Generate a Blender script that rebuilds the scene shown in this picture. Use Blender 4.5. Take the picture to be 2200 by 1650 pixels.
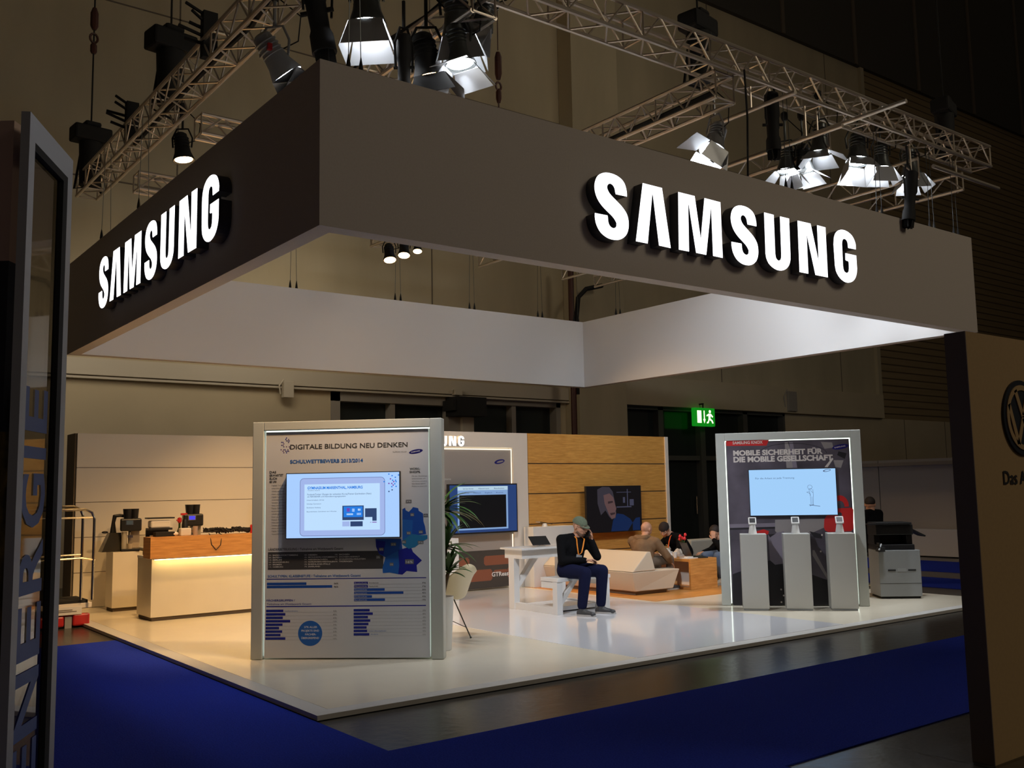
import bpy, bmesh, math, random
from mathutils import Vector, Matrix, Quaternion
random.seed(7)
for o in list(bpy.data.objects): bpy.data.objects.remove(o)
SC = bpy.context.scene
COL = SC.collection

# ------------------------------------------------------------------ camera
F_PX = 2080.25; YAW = 0.9238; PITCH = 0.1092; ROLL = -0.01806
CAM = Vector((-3.132, -6.504, 1.5657))
def _axes():
    cy, sy = math.cos(YAW), math.sin(YAW); cp, sp = math.cos(PITCH), math.sin(PITCH)
    f = Vector((cy*cp, sy*cp, sp)); r = Vector((sy, -cy, 0)); u = r.cross(f)
    cr, sr = math.cos(ROLL), math.sin(ROLL)
    return cr*r + sr*u, -sr*r + cr*u, f
RX, UX, FX = _axes()
cam = bpy.data.cameras.new('camera'); cam_o = bpy.data.objects.new('camera', cam); COL.objects.link(cam_o)
M = Matrix((( RX.x, UX.x, -FX.x, CAM.x), (RX.y, UX.y, -FX.y, CAM.y), (RX.z, UX.z, -FX.z, CAM.z), (0, 0, 0, 1)))
cam_o.matrix_world = M
cam.sensor_width = 36; cam.lens = F_PX/2200*36; cam.clip_start = 0.05; cam.clip_end = 200
SC.camera = cam_o
def at(px, py, x=None, y=None, z=None):
    """where the sight line of a point of the photograph meets a plane of the place"""
    d = FX*F_PX + RX*(px-1100) - UX*(py-825)
    if z is not None: t = (z-CAM.z)/d.z
    elif y is not None: t = (y-CAM.y)/d.y
    else: t = (x-CAM.x)/d.x
    return CAM + d*t
# ------------------------------------------------------------------ world, exposure, hall light
SC.view_settings.view_transform = 'Standard'; SC.view_settings.look = 'None'
SC.view_settings.exposure = 0.0; SC.view_settings.gamma = 1; SC.view_settings.use_curve_mapping = False
w = bpy.data.worlds.new('hall_ambient'); SC.world = w; w.use_nodes = True
w.node_tree.nodes['Background'].inputs[0].default_value = (1.0, 0.78, 0.55, 1)
w.node_tree.nodes['Background'].inputs[1].default_value = 0.022
def lamp(kind, name, loc, target, energy, color, size=0.3, angle=60, blend=0.5, parent=None, sy=None):
    l = bpy.data.lights.new(name, kind); l.energy = energy; l.color = color
    if kind == 'SPOT': l.spot_size = math.radians(angle); l.spot_blend = blend; l.shadow_soft_size = size
    elif kind == 'AREA':
        l.size = size
        if sy: l.shape = 'RECTANGLE'; l.size_y = sy
    else: l.shadow_soft_size = size
    o = bpy.data.objects.new(name, l); COL.objects.link(o); o.location = loc
    o.rotation_euler = (Vector(target)-Vector(loc)).to_track_quat('-Z', 'Y').to_euler()
    return o
WARM = (1.0, 0.60, 0.25); COOL = (0.86, 0.92, 1.0); SOFT = (1.0, 0.86, 0.66)
# added area fills standing in for hall light; no fixtures at these spots
lamp('AREA', 'hall_fill', (12, -16, 13), (5, 0, 3.5), 420, SOFT, 5)  # added fill, keeps the front fascia lighter than the left one
lamp('AREA', 'hall_fill', (4, 9.4, 5.6), (6.5, 12.5, 4.0), 38, SOFT, 2.5, sy=1)  # added fill behind the ring, brightens the lower back wall
lamp('AREA', 'hall_fill', (0.5, 10.0, 4.6), (2.5, 12.5, 3.2), 24, SOFT, 1.5)  # added small fill for the lower left of the back wall
lamp('AREA', 'hall_fill', (14, 6, 14), (12, 12.5, 6), 34, SOFT, 4)  # added high fill, lifts the upper back wall a little
# ------------------------------------------------------------------ materials
def L(c): 
    c = c/255.0
    return c/12.92 if c <= 0.04045 else ((c+0.055)/1.055)**2.4
def C(r, g, b): return (L(r), L(g), L(b), 1)
MATS = {}
def mat(name, col, rough=0.5, metal=0.0, emit=None, es=1.0, noise=0, nscale=20, bump=0, trans=0, coat=0, spec=0.5, stretch=None):
    m = bpy.data.materials.new(name); m.use_nodes = True; nt = m.node_tree; b = nt.nodes['Principled BSDF']
    b.inputs['Base Color'].default_value = col; b.inputs['Roughness'].default_value = rough; b.inputs['Metallic'].default_value = metal
    b.inputs['Specular IOR Level'].default_value = spec
    if trans: b.inputs['Transmission Weight'].default_value = trans
    if coat: b.inputs['Coat Weight'].default_value = coat
    if emit: b.inputs['Emission Color'].default_value = emit; b.inputs['Emission Strength'].default_value = es
    if noise or bump:
        tc = nt.nodes.new('ShaderNodeTexCoord'); mp = nt.nodes.new('ShaderNodeMapping'); n = nt.nodes.new('ShaderNodeTexNoise')
        nt.links.new(tc.outputs['Object'], mp.inputs[0]); nt.links.new(mp.outputs[0], n.inputs['Vector'])
        if stretch: mp.inputs['Scale'].default_value = stretch
        n.inputs['Scale'].default_value = nscale; n.inputs['Detail'].default_value = 5
        if noise:
            rp = nt.nodes.new('ShaderNodeValToRGB'); nt.links.new(n.outputs[0], rp.inputs[0])
            rp.color_ramp.elements[0].position = 0.3; rp.color_ramp.elements[1].position = 0.7
            rp.color_ramp.elements[0].color = tuple(c*(1-noise) for c in col[:3])+(1,)
            rp.color_ramp.elements[1].color = tuple(min(1, c*(1+noise)) for c in col[:3])+(1,)
            nt.links.new(rp.outputs[0], b.inputs['Base Color'])
        if bump:
            bp = nt.nodes.new('ShaderNodeBump'); bp.inputs['Strength'].default_value = bump; bp.inputs['Distance'].default_value = 0.02
            nt.links.new(n.outputs[0], bp.inputs['Height']); nt.links.new(bp.outputs[0], b.inputs['Normal'])
    MATS[name] = m
    return m
def wood(name, c1, c2, scale=(1, 1, 12), rough=0.45, nscale=3):
    m = bpy.data.materials.new(name); m.use_nodes = True; nt = m.node_tree; b = nt.nodes['Principled BSDF']
    tc = nt.nodes.new('ShaderNodeTexCoord'); mp = nt.nodes.new('ShaderNodeMapping'); n = nt.nodes.new('ShaderNodeTexNoise'); rp = nt.nodes.new('ShaderNodeValToRGB')
    mp.inputs['Scale'].default_value = scale; n.inputs['Scale'].default_value = nscale; n.inputs['Detail'].default_value = 6; n.inputs['Roughness'].default_value = 0.65
    nt.links.new(tc.outputs['Object'], mp.inputs[0]); nt.links.new(mp.outputs[0], n.inputs['Vector']); nt.links.new(n.outputs[0], rp.inputs[0]); nt.links.new(rp.outputs[0], b.inputs['Base Color'])
    rp.color_ramp.elements[0].position = 0.32; rp.color_ramp.elements[1].position = 0.68
    rp.color_ramp.elements[0].color = c1; rp.color_ramp.elements[1].color = c2; b.inputs['Roughness'].default_value = rough
    MATS[name] = m; return m
def glow(name, col, s): return mat(name, (0.004, 0.004, 0.004, 1), 0.3, emit=col, es=s, spec=0.2)
m_white = mat('white_lacquer', (0.72, 0.71, 0.68, 1), 0.28)
m_kwhite = mat('kiosk_white', (0.52, 0.54, 0.50, 1), 0.35)
m_fascia = mat('fascia_fabric', (0.60, 0.54, 0.48, 1), 0.9, noise=0.03, nscale=60)
m_fin = mat('fascia_white_fabric', (0.78, 0.77, 0.76, 1), 0.9)
m_cream = mat('cream_laminate', (0.72, 0.65, 0.51, 1), 0.22, noise=0.02, nscale=3)
m_gwhite = mat('white_gloss_floor', (0.74, 0.74, 0.76, 1), 0.13, coat=0.3)
m_trim = mat('platform_edge', (0.60, 0.58, 0.54, 1), 0.4)
m_black = mat('black_plastic', (0.012, 0.012, 0.013, 1), 0.4)
m_matt = mat('matt_black', (0.010, 0.010, 0.010, 1), 0.8)
m_alu = mat('truss_aluminium', (0.62, 0.55, 0.46, 1), 0.38, metal=0.75)
m_steel = mat('polished_steel', (0.75, 0.73, 0.7, 1), 0.2, metal=1)
m_grey = mat('grey_paint', (0.30, 0.31, 0.31, 1), 0.45)
m_lampgrey = mat('lamp_housing_grey', (0.10, 0.11, 0.11, 1), 0.35, metal=0.6)
m_door = mat('barn_door_metal', (0.32, 0.33, 0.34, 1), 0.4, metal=0.5)
m_warm_lens = glow('warm_lens', (1.0, 0.62, 0.28, 1), 22)
m_cool_lens = glow('cool_lens', (0.93, 0.95, 1.0, 1), 70)
m_letter = glow('letter_face', (0.97, 0.97, 1.0, 1), 2.6)
m_return = mat('letter_return', (0.05, 0.05, 0.06, 1), 0.45)
m_led = glow('white_led', (0.88, 1.0, 0.86, 1), 2.2)
m_ledw = glow('warm_led', (1.0, 0.70, 0.26, 1), 26)
m_oak = wood('oak_veneer', C(196, 138, 60), C(228, 172, 92), (1.2, 1.2, 14), 0.42)
m_oak2 = wood('oak_counter', C(184, 122, 58), C(222, 160, 88), (1.0, 1.0, 12), 0.45)
m_parq = wood('oak_floor', C(186, 120, 54), C(218, 154, 82), (0.8, 9, 1), 0.35)
m_glass = mat('dark_window_glass', (0.030, 0.037, 0.037, 1), 0.12)
m_frame = mat('window_frame', (0.32, 0.29, 0.25, 1), 0.5)
m_pipe = mat('rust_red_pipe', (0.08, 0.025, 0.018, 1), 0.5)
m_skin = mat('skin', (0.52, 0.27, 0.17, 1), 0.5, noise=0.08, nscale=30)
m_shirtb = mat('black_cloth', (0.006, 0.006, 0.007, 1), 0.95, bump=0.3, nscale=60, spec=0.08)
m_navy = mat('navy_cloth', (0.008, 0.010, 0.035, 1), 0.9, bump=0.3, nscale=50, spec=0.1)
m_red = mat('red_plastic', (0.50, 0.02, 0.02, 1), 0.35)

# ------------------------------------------------------------------ mesh helpers
class MB:
    def __init__(s): s.v = []; s.f = []; s.m = []
    def add(s, vs, fs, mi=0):
        n = len(s.v); s.v += [Vector(v) for v in vs]; s.f += [tuple(i+n for i in f) for f in fs]; s.m += [mi]*len(fs); return s
    def box(s, x0, y0, z0, x1, y1, z1, mi=0, xf=None):
        vs = [Vector(v) for v in ((x0,y0,z0),(x1,y0,z0),(x1,y1,z0),(x0,y1,z0),(x0,y0,z1),(x1,y0,z1),(x1,y1,z1),(x0,y1,z1))]
        if xf: vs = [xf @ v for v in vs]
        return s.add(vs, [(0,3,2,1),(4,5,6,7),(0,1,5,4),(1,2,6,5),(2,3,7,6),(3,0,4,7)], mi)
    def cyl(s, p0, p1, r0, r1=None, seg=12, mi=0, cap=True):
        r1 = r0 if r1 is None else r1; p0 = Vector(p0); p1 = Vector(p1); d = (p1-p0).normalized()
        a = d.orthogonal().normalized(); b = d.cross(a)
        vs = []
        for p, r in ((p0, r0), (p1, r1)):
            for i in range(seg):
                t = 2*math.pi*i/seg; vs.append(p + a*(r*math.cos(t)) + b*(r*math.sin(t)))
        fs = [(i, (i+1) % seg, (i+1) % seg+seg, i+seg) for i in range(seg)]
        if cap: fs += [tuple(range(seg-1, -1, -1)), tuple(range(seg, 2*seg))]
        return s.add(vs, fs, mi)
    def tube(s, pts, r, seg=8, mi=0):
        pts = [Vector(p) for p in pts]; n = len(pts); rr = r if isinstance(r, (list, tuple)) else [r]*n
        vs = []; a = None
        for i, p in enumerate(pts):
            d = (pts[min(i+1, n-1)]-pts[max(i-1, 0)]).normalized()
            a = d.orthogonal().normalized() if a is None else (a - d*a.dot(d)).normalized()
            b = d.cross(a)
            for k in range(seg):
                t = 2*math.pi*k/seg; vs.append(p + a*(rr[i]*math.cos(t)) + b*(rr[i]*math.sin(t)))
        fs = []
        for i in range(n-1):
            for k in range(seg):
                fs.append((i*seg+k, i*seg+(k+1) % seg, (i+1)*seg+(k+1) % seg, (i+1)*seg+k))
        fs += [tuple(range(seg-1, -1, -1)), tuple(range((n-1)*seg, n*seg))]
        return s.add(vs, fs, mi)
    def lathe(s, prof, origin=(0,0,0), axis=(0,0,1), seg=20, mi=0):
        o = Vector(origin); d = Vector(axis).normalized(); a = d.orthogonal().normalized(); b = d.cross(a)
        vs = []
        for r, h in prof:
            for k in range(seg):
                t = 2*math.pi*k/seg; vs.append(o + d*h + a*(r*math.cos(t)) + b*(r*math.sin(t)))
        fs = []
        for i in range(len(prof)-1):
            for k in range(seg): fs.append((i*seg+k, i*seg+(k+1) % seg, (i+1)*seg+(k+1) % seg, (i+1)*seg+k))
        fs += [tuple(range(seg-1, -1, -1)), tuple(range((len(prof)-1)*seg, len(prof)*seg))]
        return s.add(vs, fs, mi)
    def prism(s, poly, fn, d0, d1, mi=0, cap0=True, cap1=True, side=True):
        """poly of (a,b); fn(a,b,d) -> point"""
        n = len(poly); vs = [fn(a, b, d0) for a, b in poly] + [fn(a, b, d1) for a, b in poly]; fs = []
        if side: fs += [(i, (i+1) % n, (i+1) % n+n, i+n) for i in range(n)]
        if cap0 or cap1:
            from mathutils.geometry import tessellate_polygon
            tri = tessellate_polygon([[Vector((a, b, 0)) for a, b in poly]])
            for t in tri:
                if cap0: fs.append(tuple(t))
                if cap1: fs.append(tuple(i+n for i in t))
        return s.add(vs, fs, mi)
    def ball(s, c, r, mi=0, seg=12, rings=8, sc=(1, 1, 1), rot=None):
        c = Vector(c); vs = []; R = rot or Matrix.Identity(3)
        for i in range(rings+1):
            ph = math.pi*i/rings
            for k in range(seg):
                t = 2*math.pi*k/seg
                vs.append(c + R @ Vector((r*sc[0]*math.sin(ph)*math.cos(t), r*sc[1]*math.sin(ph)*math.sin(t), r*sc[2]*math.cos(ph))))
        fs = [(i*seg+k, i*seg+(k+1) % seg, (i+1)*seg+(k+1) % seg, (i+1)*seg+k) for i in range(rings) for k in range(seg)]
        return s.add(vs, fs, mi)
    def build(s, name, mats, parent=None, bevel=0, smooth=False, loc=None, recalc=True):
        me = bpy.data.meshes.new(name); me.from_pydata([tuple(v) for v in s.v], [], s.f)
        mats = mats if isinstance(mats, (list, tuple)) else [mats]
        for m in mats: me.materials.append(m)
        me.polygons.foreach_set('material_index', s.m)
        bm = bmesh.new(); bm.from_mesh(me)
        if recalc:
            bmesh.ops.remove_doubles(bm, verts=bm.verts, dist=1e-6)
            bmesh.ops.recalc_face_normals(bm, faces=bm.faces)
        bm.to_mesh(me); bm.free()
        if smooth:
            me.polygons.foreach_set('use_smooth', [True]*len(me.polygons))
            try: me.set_sharp_from_angle(angle=math.radians(38))
            except Exception: pass
        me.update()
        o = bpy.data.objects.new(name, me); COL.objects.link(o)
        if parent: o.parent = parent
        if loc: o.location = loc
        if bevel:
            b = o.modifiers.new('bevel', 'BEVEL'); b.width = bevel; b.segments = 2; b.limit_method = 'ANGLE'
        return o
def thing(name, label, cat, loc=(0,0,0), rz=0, group=None):
    o = bpy.data.objects.new(name, None); COL.objects.link(o); o.location = loc; o.rotation_euler = (0, 0, rz)
    o.empty_display_size = 0.1; o['label'] = label; o['category'] = cat
    if group: o['group'] = group
    return o
def tag(o, label, cat, group=None):
    o['label'] = label; o['category'] = cat
    if group: o['group'] = group
    return o
def struct(o, label=None):
    o['kind'] = 'structure'
    if label: o['label'] = label
    return o
def copy_tree(o, parent=None):
    c = o.copy(); COL.objects.link(c)
    if parent: c.parent = parent
    for ch in list(o.children): copy_tree(ch, c)
    return c
BF = bpy.data.fonts.load('<builtin>') if not bpy.data.fonts else bpy.data.fonts[0]
def text_polys(s, bold=0.0, res=3):
    cu = bpy.data.curves.new('t', 'FONT'); cu.body = s; cu.font = BF; cu.size = 1; cu.offset = bold; cu.resolution_u = res
    cu.fill_mode = 'FRONT'
    o = bpy.data.objects.new('t', cu); COL.objects.link(o)
    bpy.context.view_layer.update()
    dg = bpy.context.evaluated_depsgraph_get(); me = bpy.data.meshes.new_from_object(o.evaluated_get(dg))
    vs = [v.co.copy() for v in me.vertices]; fs = [tuple(p.vertices) for p in me.polygons]
    bpy.data.objects.remove(o); bpy.data.curves.remove(cu); bpy.data.meshes.remove(me)
    return vs, fs
_tc = {}
def put_text(mb, s, fn, x, y, h, mi, width=None, bold=0.0, d=0.0, rot=0, align='L'):
    """text of cap height h with its lower left at x,y of the plane fn(a,b,d)"""
    k = (s, bold)
    if k not in _tc: _tc[k] = text_polys(s, bold)
    vs, fs = _tc[k]
    if not vs: return
    x0 = min(v.x for v in vs); x1 = max(v.x for v in vs); cap = 0.729
    sy = h/cap; sx = (width/(x1-x0)) if width else sy
    off = -(x1-x0)*sx/2 if align == 'C' else (-(x1-x0)*sx if align == 'R' else 0)
    c, sn = math.cos(rot), math.sin(rot); out = []
    for v in vs:
        a = (v.x-x0)*sx+off; b = v.y*sy
        out.append(fn(x+a*c-b*sn, y+a*sn+b*c, d))
    mb.add(out, fs, mi)
# implicit-looking bodies: overlapping tapered capsules fused by a voxel remesh into one continuous surface
def fused(name, prims, m, parent=None, voxel=0.008, smooth=6, loc=None):
    mb = MB()
    for p in prims:
        if p[0] == 'cap':
            _, a, ra, b, rb = p; a = Vector(a); b = Vector(b)
            if (b-a).length < 1e-4: mb.ball(a, ra, seg=14, rings=10); continue
            mb.cyl(a, b, ra, rb, seg=16); mb.ball(a, ra, seg=14, rings=10); mb.ball(b, rb, seg=14, rings=10)
        else:
            _, c, sc, rot = p; mb.ball(c, 1, seg=20, rings=14, sc=sc, rot=rot)
    o = mb.build('tmp', m, recalc=False)
    r = o.modifiers.new('r', 'REMESH'); r.mode = 'VOXEL'; r.voxel_size = voxel; r.use_smooth_shade = True
    s = o.modifiers.new('s', 'SMOOTH'); s.factor = 0.5; s.iterations = smooth
    bpy.context.view_layer.update()
    dg = bpy.context.evaluated_depsgraph_get(); me = bpy.data.meshes.new_from_object(o.evaluated_get(dg)); me.name = name
    me.polygons.foreach_set('use_smooth', [True]*len(me.polygons))
    bpy.data.objects.remove(o)
    ob = bpy.data.objects.new(name, me); COL.objects.link(ob)
    if parent: ob.parent = parent
    if loc: ob.location = loc
    return ob
# ================================================================== THE HALL
FZ = -0.04
# floor: dark glossy slabs
def floor_mat():
    m = bpy.data.materials.new('hall_floor_slabs'); m.use_nodes = True; nt = m.node_tree; b = nt.nodes['Principled BSDF']
    tc = nt.nodes.new('ShaderNodeTexCoord'); br = nt.nodes.new('ShaderNodeTexBrick'); n = nt.nodes.new('ShaderNodeTexNoise'); mx = nt.nodes.new('ShaderNodeMixRGB')
    nt.links.new(tc.outputs['Object'], br.inputs['Vector']); nt.links.new(tc.outputs['Object'], n.inputs['Vector'])
    br.inputs['Scale'].default_value = 1.0; br.inputs['Brick Width'].default_value = 2.4; br.inputs['Row Height'].default_value = 1.2; br.inputs['Mortar Size'].default_value = 0.012
    br.inputs['Color1'].default_value = (0.050, 0.046, 0.040, 1); br.inputs['Color2'].default_value = (0.062, 0.056, 0.048, 1); br.inputs['Mortar'].default_value = (0.010, 0.009, 0.008, 1)
    n.inputs['Scale'].default_value = 4; n.inputs['Detail'].default_value = 6
    mx.blend_type = 'MULTIPLY'; mx.inputs[0].default_value = 0.6
    nt.links.new(br.outputs[0], mx.inputs[1]); nt.links.new(n.outputs[0], mx.inputs[2]); nt.links.new(mx.outputs[0], b.inputs['Base Color'])
    b.inputs['Roughness'].default_value = 0.24
    n2 = nt.nodes.new('ShaderNodeTexNoise'); n2.inputs['Scale'].default_value = 14; bp = nt.nodes.new('ShaderNodeBump'); bp.inputs['Strength'].default_value = 0.12; bp.inputs['Distance'].default_value = 0.02
    nt.links.new(tc.outputs['Object'], n2.inputs['Vector']); nt.links.new(n2.outputs[0], bp.inputs['Height']); nt.links.new(bp.outputs[0], b.inputs['Normal'])
    return m
struct(MB().box(-14, -16, FZ-0.2, 46, 12.5, FZ).build('floor', floor_mat()))
def concrete_mat():
    m = mat('concrete_panels', (0.50, 0.43, 0.29, 1), 0.85, noise=0.12, nscale=0.9, stretch=(1, 1, 0.25))
    return m
m_conc = concrete_mat()
m_conc2 = mat('lower_wall_panels', (0.55, 0.46, 0.31, 1), 0.8, noise=0.08, nscale=0.7)
m_joint = mat('panel_joint', (0.16, 0.13, 0.10, 1), 0.9)
m_dark = mat('dark_cladding', (0.07, 0.065, 0.055, 1), 0.8)
def slat_mat():
    m = bpy.data.materials.new('slatted_wood'); m.use_nodes = True; nt = m.node_tree; b = nt.nodes['Principled BSDF']
    tc = nt.nodes.new('ShaderNodeTexCoord'); sp = nt.nodes.new('ShaderNodeSeparateXYZ'); mt = nt.nodes.new('ShaderNodeMath'); mt.operation = 'MULTIPLY'; mt.inputs[1].default_value = 4.0
    fr = nt.nodes.new('ShaderNodeMath'); fr.operation = 'FRACT'; gt = nt.nodes.new('ShaderNodeMath'); gt.operation = 'GREATER_THAN'; gt.inputs[1].default_value = 0.82
    n = nt.nodes.new('ShaderNodeTexNoise'); mp = nt.nodes.new('ShaderNodeMapping'); mp.inputs['Scale'].default_value = (0.4, 1, 5); n.inputs['Scale'].default_value = 1.5
    rp = nt.nodes.new('ShaderNodeValToRGB'); rp.color_ramp.elements[0].color = (0.24, 0.17, 0.09, 1); rp.color_ramp.elements[1].color = (0.38, 0.28, 0.15, 1)
    mx = nt.nodes.new('ShaderNodeMixRGB'); mx.inputs[2].default_value = (0.10, 0.07, 0.04, 1)
    nt.links.new(tc.outputs['Object'], sp.inputs[0]); nt.links.new(sp.outputs[2], mt.inputs[0]); nt.links.new(mt.outputs[0], fr.inputs[0]); nt.links.new(fr.outputs[0], gt.inputs[0])
    nt.links.new(tc.outputs['Object'], mp.inputs[0]); nt.links.new(mp.outputs[0], n.inputs['Vector']); nt.links.new(n.outputs[0], rp.inputs[0]); nt.links.new(rp.outputs[0], mx.inputs[1]); nt.links.new(gt.outputs[0], mx.inputs[0]); nt.links.new(mx.outputs[0], b.inputs['Base Color'])
    b.inputs['Roughness'].default_value = 0.7
    return m
WY = 12.5
# back wall: lower zone with the window bands, upper concrete, slatted part, dark cladding on top
wb = MB()
wb.box(-14, WY, FZ, 6.3, WY+0.4, 3.8, 1)
wb.box(12.75, WY, FZ, 14.75, WY+0.4, 3.8, 1); wb.box(21.9, WY, FZ, 46, WY+0.4, 3.8, 1)
wb.box(-14, WY, 3.8, 27.1, WY+0.4, 16.4, 0)
wb.box(27.1, WY, 3.8, 46, WY+0.4, 16.4, 2)
wb.box(-14, WY-0.15, 16.4, 46, WY+0.4, 26, 3)
for x in (2.9, 8.9, 12.95, 19.0, 25.0): wb.box(x, WY-0.006, 4.2, x+0.03, WY+0.02, 16.4, 4)
for z in (7.6, 11.2): wb.box(-14, WY-0.006, z, 27.1, WY+0.02, z+0.03, 4)
for i in range(11): wb.box(2+4.1*i, WY-0.2, 16.4, 2.16+4.1*i, WY-0.13, 26, 4)
wb.box(27.0, WY-0.12, 3.8, 27.2, WY+0.02, 16.4, 0)
for x in (28.6, 31.3, 33.6): wb.box(x, WY-0.006, FZ, x+0.03, WY+0.02, 3.8, 4)
struct(wb.build('wall_back', [m_conc, m_conc2, slat_mat(), m_dark, m_joint]))
struct(MB().box(12.95, WY-0.55, FZ, 14.6, WY-0.001, 16.3).build('trim_1', m_conc, bevel=0.01), 'square concrete column between the two window bands')
m_beam = mat('pale_painted_beam', (0.56, 0.50, 0.40, 1), 0.6)
bm_ = MB().box(-10, WY-0.14, 3.83, 12.94, WY, 4.14); bm_.box(-10, WY-0.16, 3.76, 12.94, WY, 3.80)
struct(bm_.build('trim_2', m_beam), 'pale horizontal beam above the left windows')
struct(MB().box(14.62, WY-0.2, 3.80, 27.1, WY, 4.6).build('trim_3', m_conc2), 'wide lintel above the dark doors')
struct(MB().box(-14.4, -16, FZ, -14, 12.9, 20).build('wall_left', m_conc2)); struct(MB().box(46, -16, FZ, 46.4, 12.9, 20).build('wall_right', m_dark))
def window(name, x0, x1, z0, z1, mulls, rails, fw=0.10, deep=0.25):
    w = MB().box(x0, WY+deep, z0, x1, WY+deep+0.02, z1).build(name, m_glass); struct(w)
    f = MB(); f.box(x0, WY-0.02, z1-fw, x1, WY+0.3, z1); f.box(x0, WY-0.02, z0, x0+fw, WY+0.3, z1); f.box(x1-fw, WY-0.02, z0, x1, WY+0.3, z1)
    f.box(x0, WY-0.02, z0, x1, WY+0.3, z0+0.08)
    for m, ww in mulls: f.box(m-ww/2, WY+0.02, z0, m+ww/2, WY+0.28, z1)
    for r in rails: f.box(x0, WY+0.02, r-0.05, x1, WY+0.28, r+0.05)
    f.build('window_frame', m_frame, w)
    return w
window('window_1', 6.3, 9.55, FZ, 3.78, [(7.85, 0.12)], [1.3], 0.22)
window('window_2', 9.55, 12.75, FZ, 3.78, [(11.28, 0.13)], [1.3], 0.14)
def door(n, x0, x1, z1):
    w = MB().box(x0, WY+0.2, FZ, x1, WY+0.22, z1).build('door_%d' % n, m_glass); struct(w)
    f = MB(); f.box(x0, WY, z1-0.09, x1, WY+0.27, z1); f.box(x0, WY, FZ, x0+0.10, WY+0.27, z1); f.box(x1-0.10, WY, FZ, x1, WY+0.27, z1); f.box(x0, WY+0.05, 2.32, x1, WY+0.26, 2.45)
    f.build('door_frame', mat('dark_door_frame', (0.11, 0.11, 0.10, 1), 0.5) if 'dark_door_frame' not in MATS else MATS['dark_door_frame'], w)
    MB().cyl((x1-0.25, WY+0.1, 0.8), (x1-0.25, WY+0.1, 1.3), 0.02).build('door_handle', m_steel, w)
xs = [14.75, 16.4, 18.1, 20.0, 21.9]
for i in range(4): door(i+1, xs[i], xs[i+1], 3.80)
# small things on the hall wall
sp_ = MB().box(9.25, WY-0.55, 3.30, 10.05, WY-0.02, 3.74); sp_.box(9.15, WY-0.5, 3.42, 9.25, WY-0.05, 3.66)
tag(sp_.build('roller_blind_box', m_matt), 'large matt black box hanging at the head of the left window band', 'box')
tag(MB().box(9.66, WY-0.12, FZ, 9.98, WY+0.02, 3.30).build('window_post', m_beam), 'pale double post below the black box between the windows', 'post')
def siren(px, py, w, h, label, m):
    c = at(px, py, y=WY-0.3); b = MB().box(c.x-w/2, WY-0.28, c.z-h/2, c.x+w/2, WY-0.14, c.z+h/2); b.tube([(c.x-w*.7, WY-0.2, c.z-h*.3), (c.x-w*.9, WY-0.24, c.z+h*.2), (c.x-w*.4, WY-0.2, c.z+h*.6)], 0.02)
    b.box(c.x-0.03, WY-0.16, c.z-0.05, c.x+0.03, WY-0.0, c.z+0.05)
    return tag(b.build('wall_speaker', m, bevel=0.01), label, 'speaker')
siren(622, 836, 0.22, 0.34, 'small beige loudspeaker on the hall wall left of the window band', m_beam)
siren(987, 842, 0.20, 0.14, 'tiny beige fixture on the beam above the black box', m_beam)
siren(1268, 850, 0.30, 0.12, 'small beige fixture where the pale beam ends at the column', m_beam)
siren(1705, 862, 0.42, 0.62, 'dark boxy loudspeaker on the lintel right of the exit sign', m_frame)
pp = MB(); pp.tube([(12.45, WY-0.9, FZ), (12.45, WY-0.9, 7.2)], 0.075, 10); tag(pp.build('standpipe', m_pipe, smooth=True), 'dark red vertical pipe rising past the hall column', 'pipe')
pc = MB(); pc.tube([(12.57, WY-0.9, 3.9), (12.57, WY-0.9, 5.6), (12.68, WY-0.9, 6.35), (12.95, WY-0.9, 6.6), (13.5, WY-0.9, 6.75)], 0.06, 8)
tag(pc.build('cable_loom', m_matt, smooth=True), 'thick black cable loom curving off the red pipe', 'cable')
# emergency exit sign
c = at(1515, 896, y=WY-0.4); s = 1.0
ex = thing('exit_sign', 'green lit emergency exit sign with a running figure and arrow', 'sign', (c.x, c.y, c.z))
gm = glow('exit_green', (0.005, 0.22, 0.01, 1), 1.0); wm = glow('exit_white', (0.85, 1.0, 0.55, 1), 2.0)
MB().box(-0.42, 0, -0.26, 0.42, 0.14, 0.26).build('housing', gm, ex, bevel=0.02)
pi = MB(); fn = lambda a, b, d: Vector((a, -0.004-d, b))
pi.prism([(-0.33, -0.17), (-0.16, -0.17), (-0.16, 0.18), (-0.33, 0.18)], fn, 0, 0.002)
pi.prism([(-0.06, 0.18), (-0.02, 0.18), (-0.02, -0.06), (0.01, -0.06), (-0.04, -0.18), (-0.09, -0.06), (-0.06, -0.06)], fn, 0, 0.002)
pi.prism([(0.20+0.045*math.cos(t), 0.16+0.045*math.sin(t)) for t in [i*math.pi/5 for i in range(10)]], fn, 0, 0.002)
pi.prism([(0.14, 0.10), (0.24, 0.10), (0.33, 0.02), (0.30, -0.01), (0.23, 0.04), (0.21, -0.03), (0.30, -0.09), (0.34, -0.17), (0.29, -0.18), (0.25, -0.11), (0.17, -0.08), (0.13, -0.17), (0.06, -0.18), (0.06, -0.14), (0.11, -0.12), (0.14, -0.03), (0.13, 0.05), (0.07, 0.02), (0.05, 0.05)], fn, 0, 0.002)
pi.build('pictogram', wm, ex)
MB().cyl((0, 0.07, 0.26), (0, 0.07, 0.38), 0.02).box(-0.02, 0.05, 0.36, 0.02, 0.405, 0.40).build('bracket', m_matt, ex)
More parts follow.
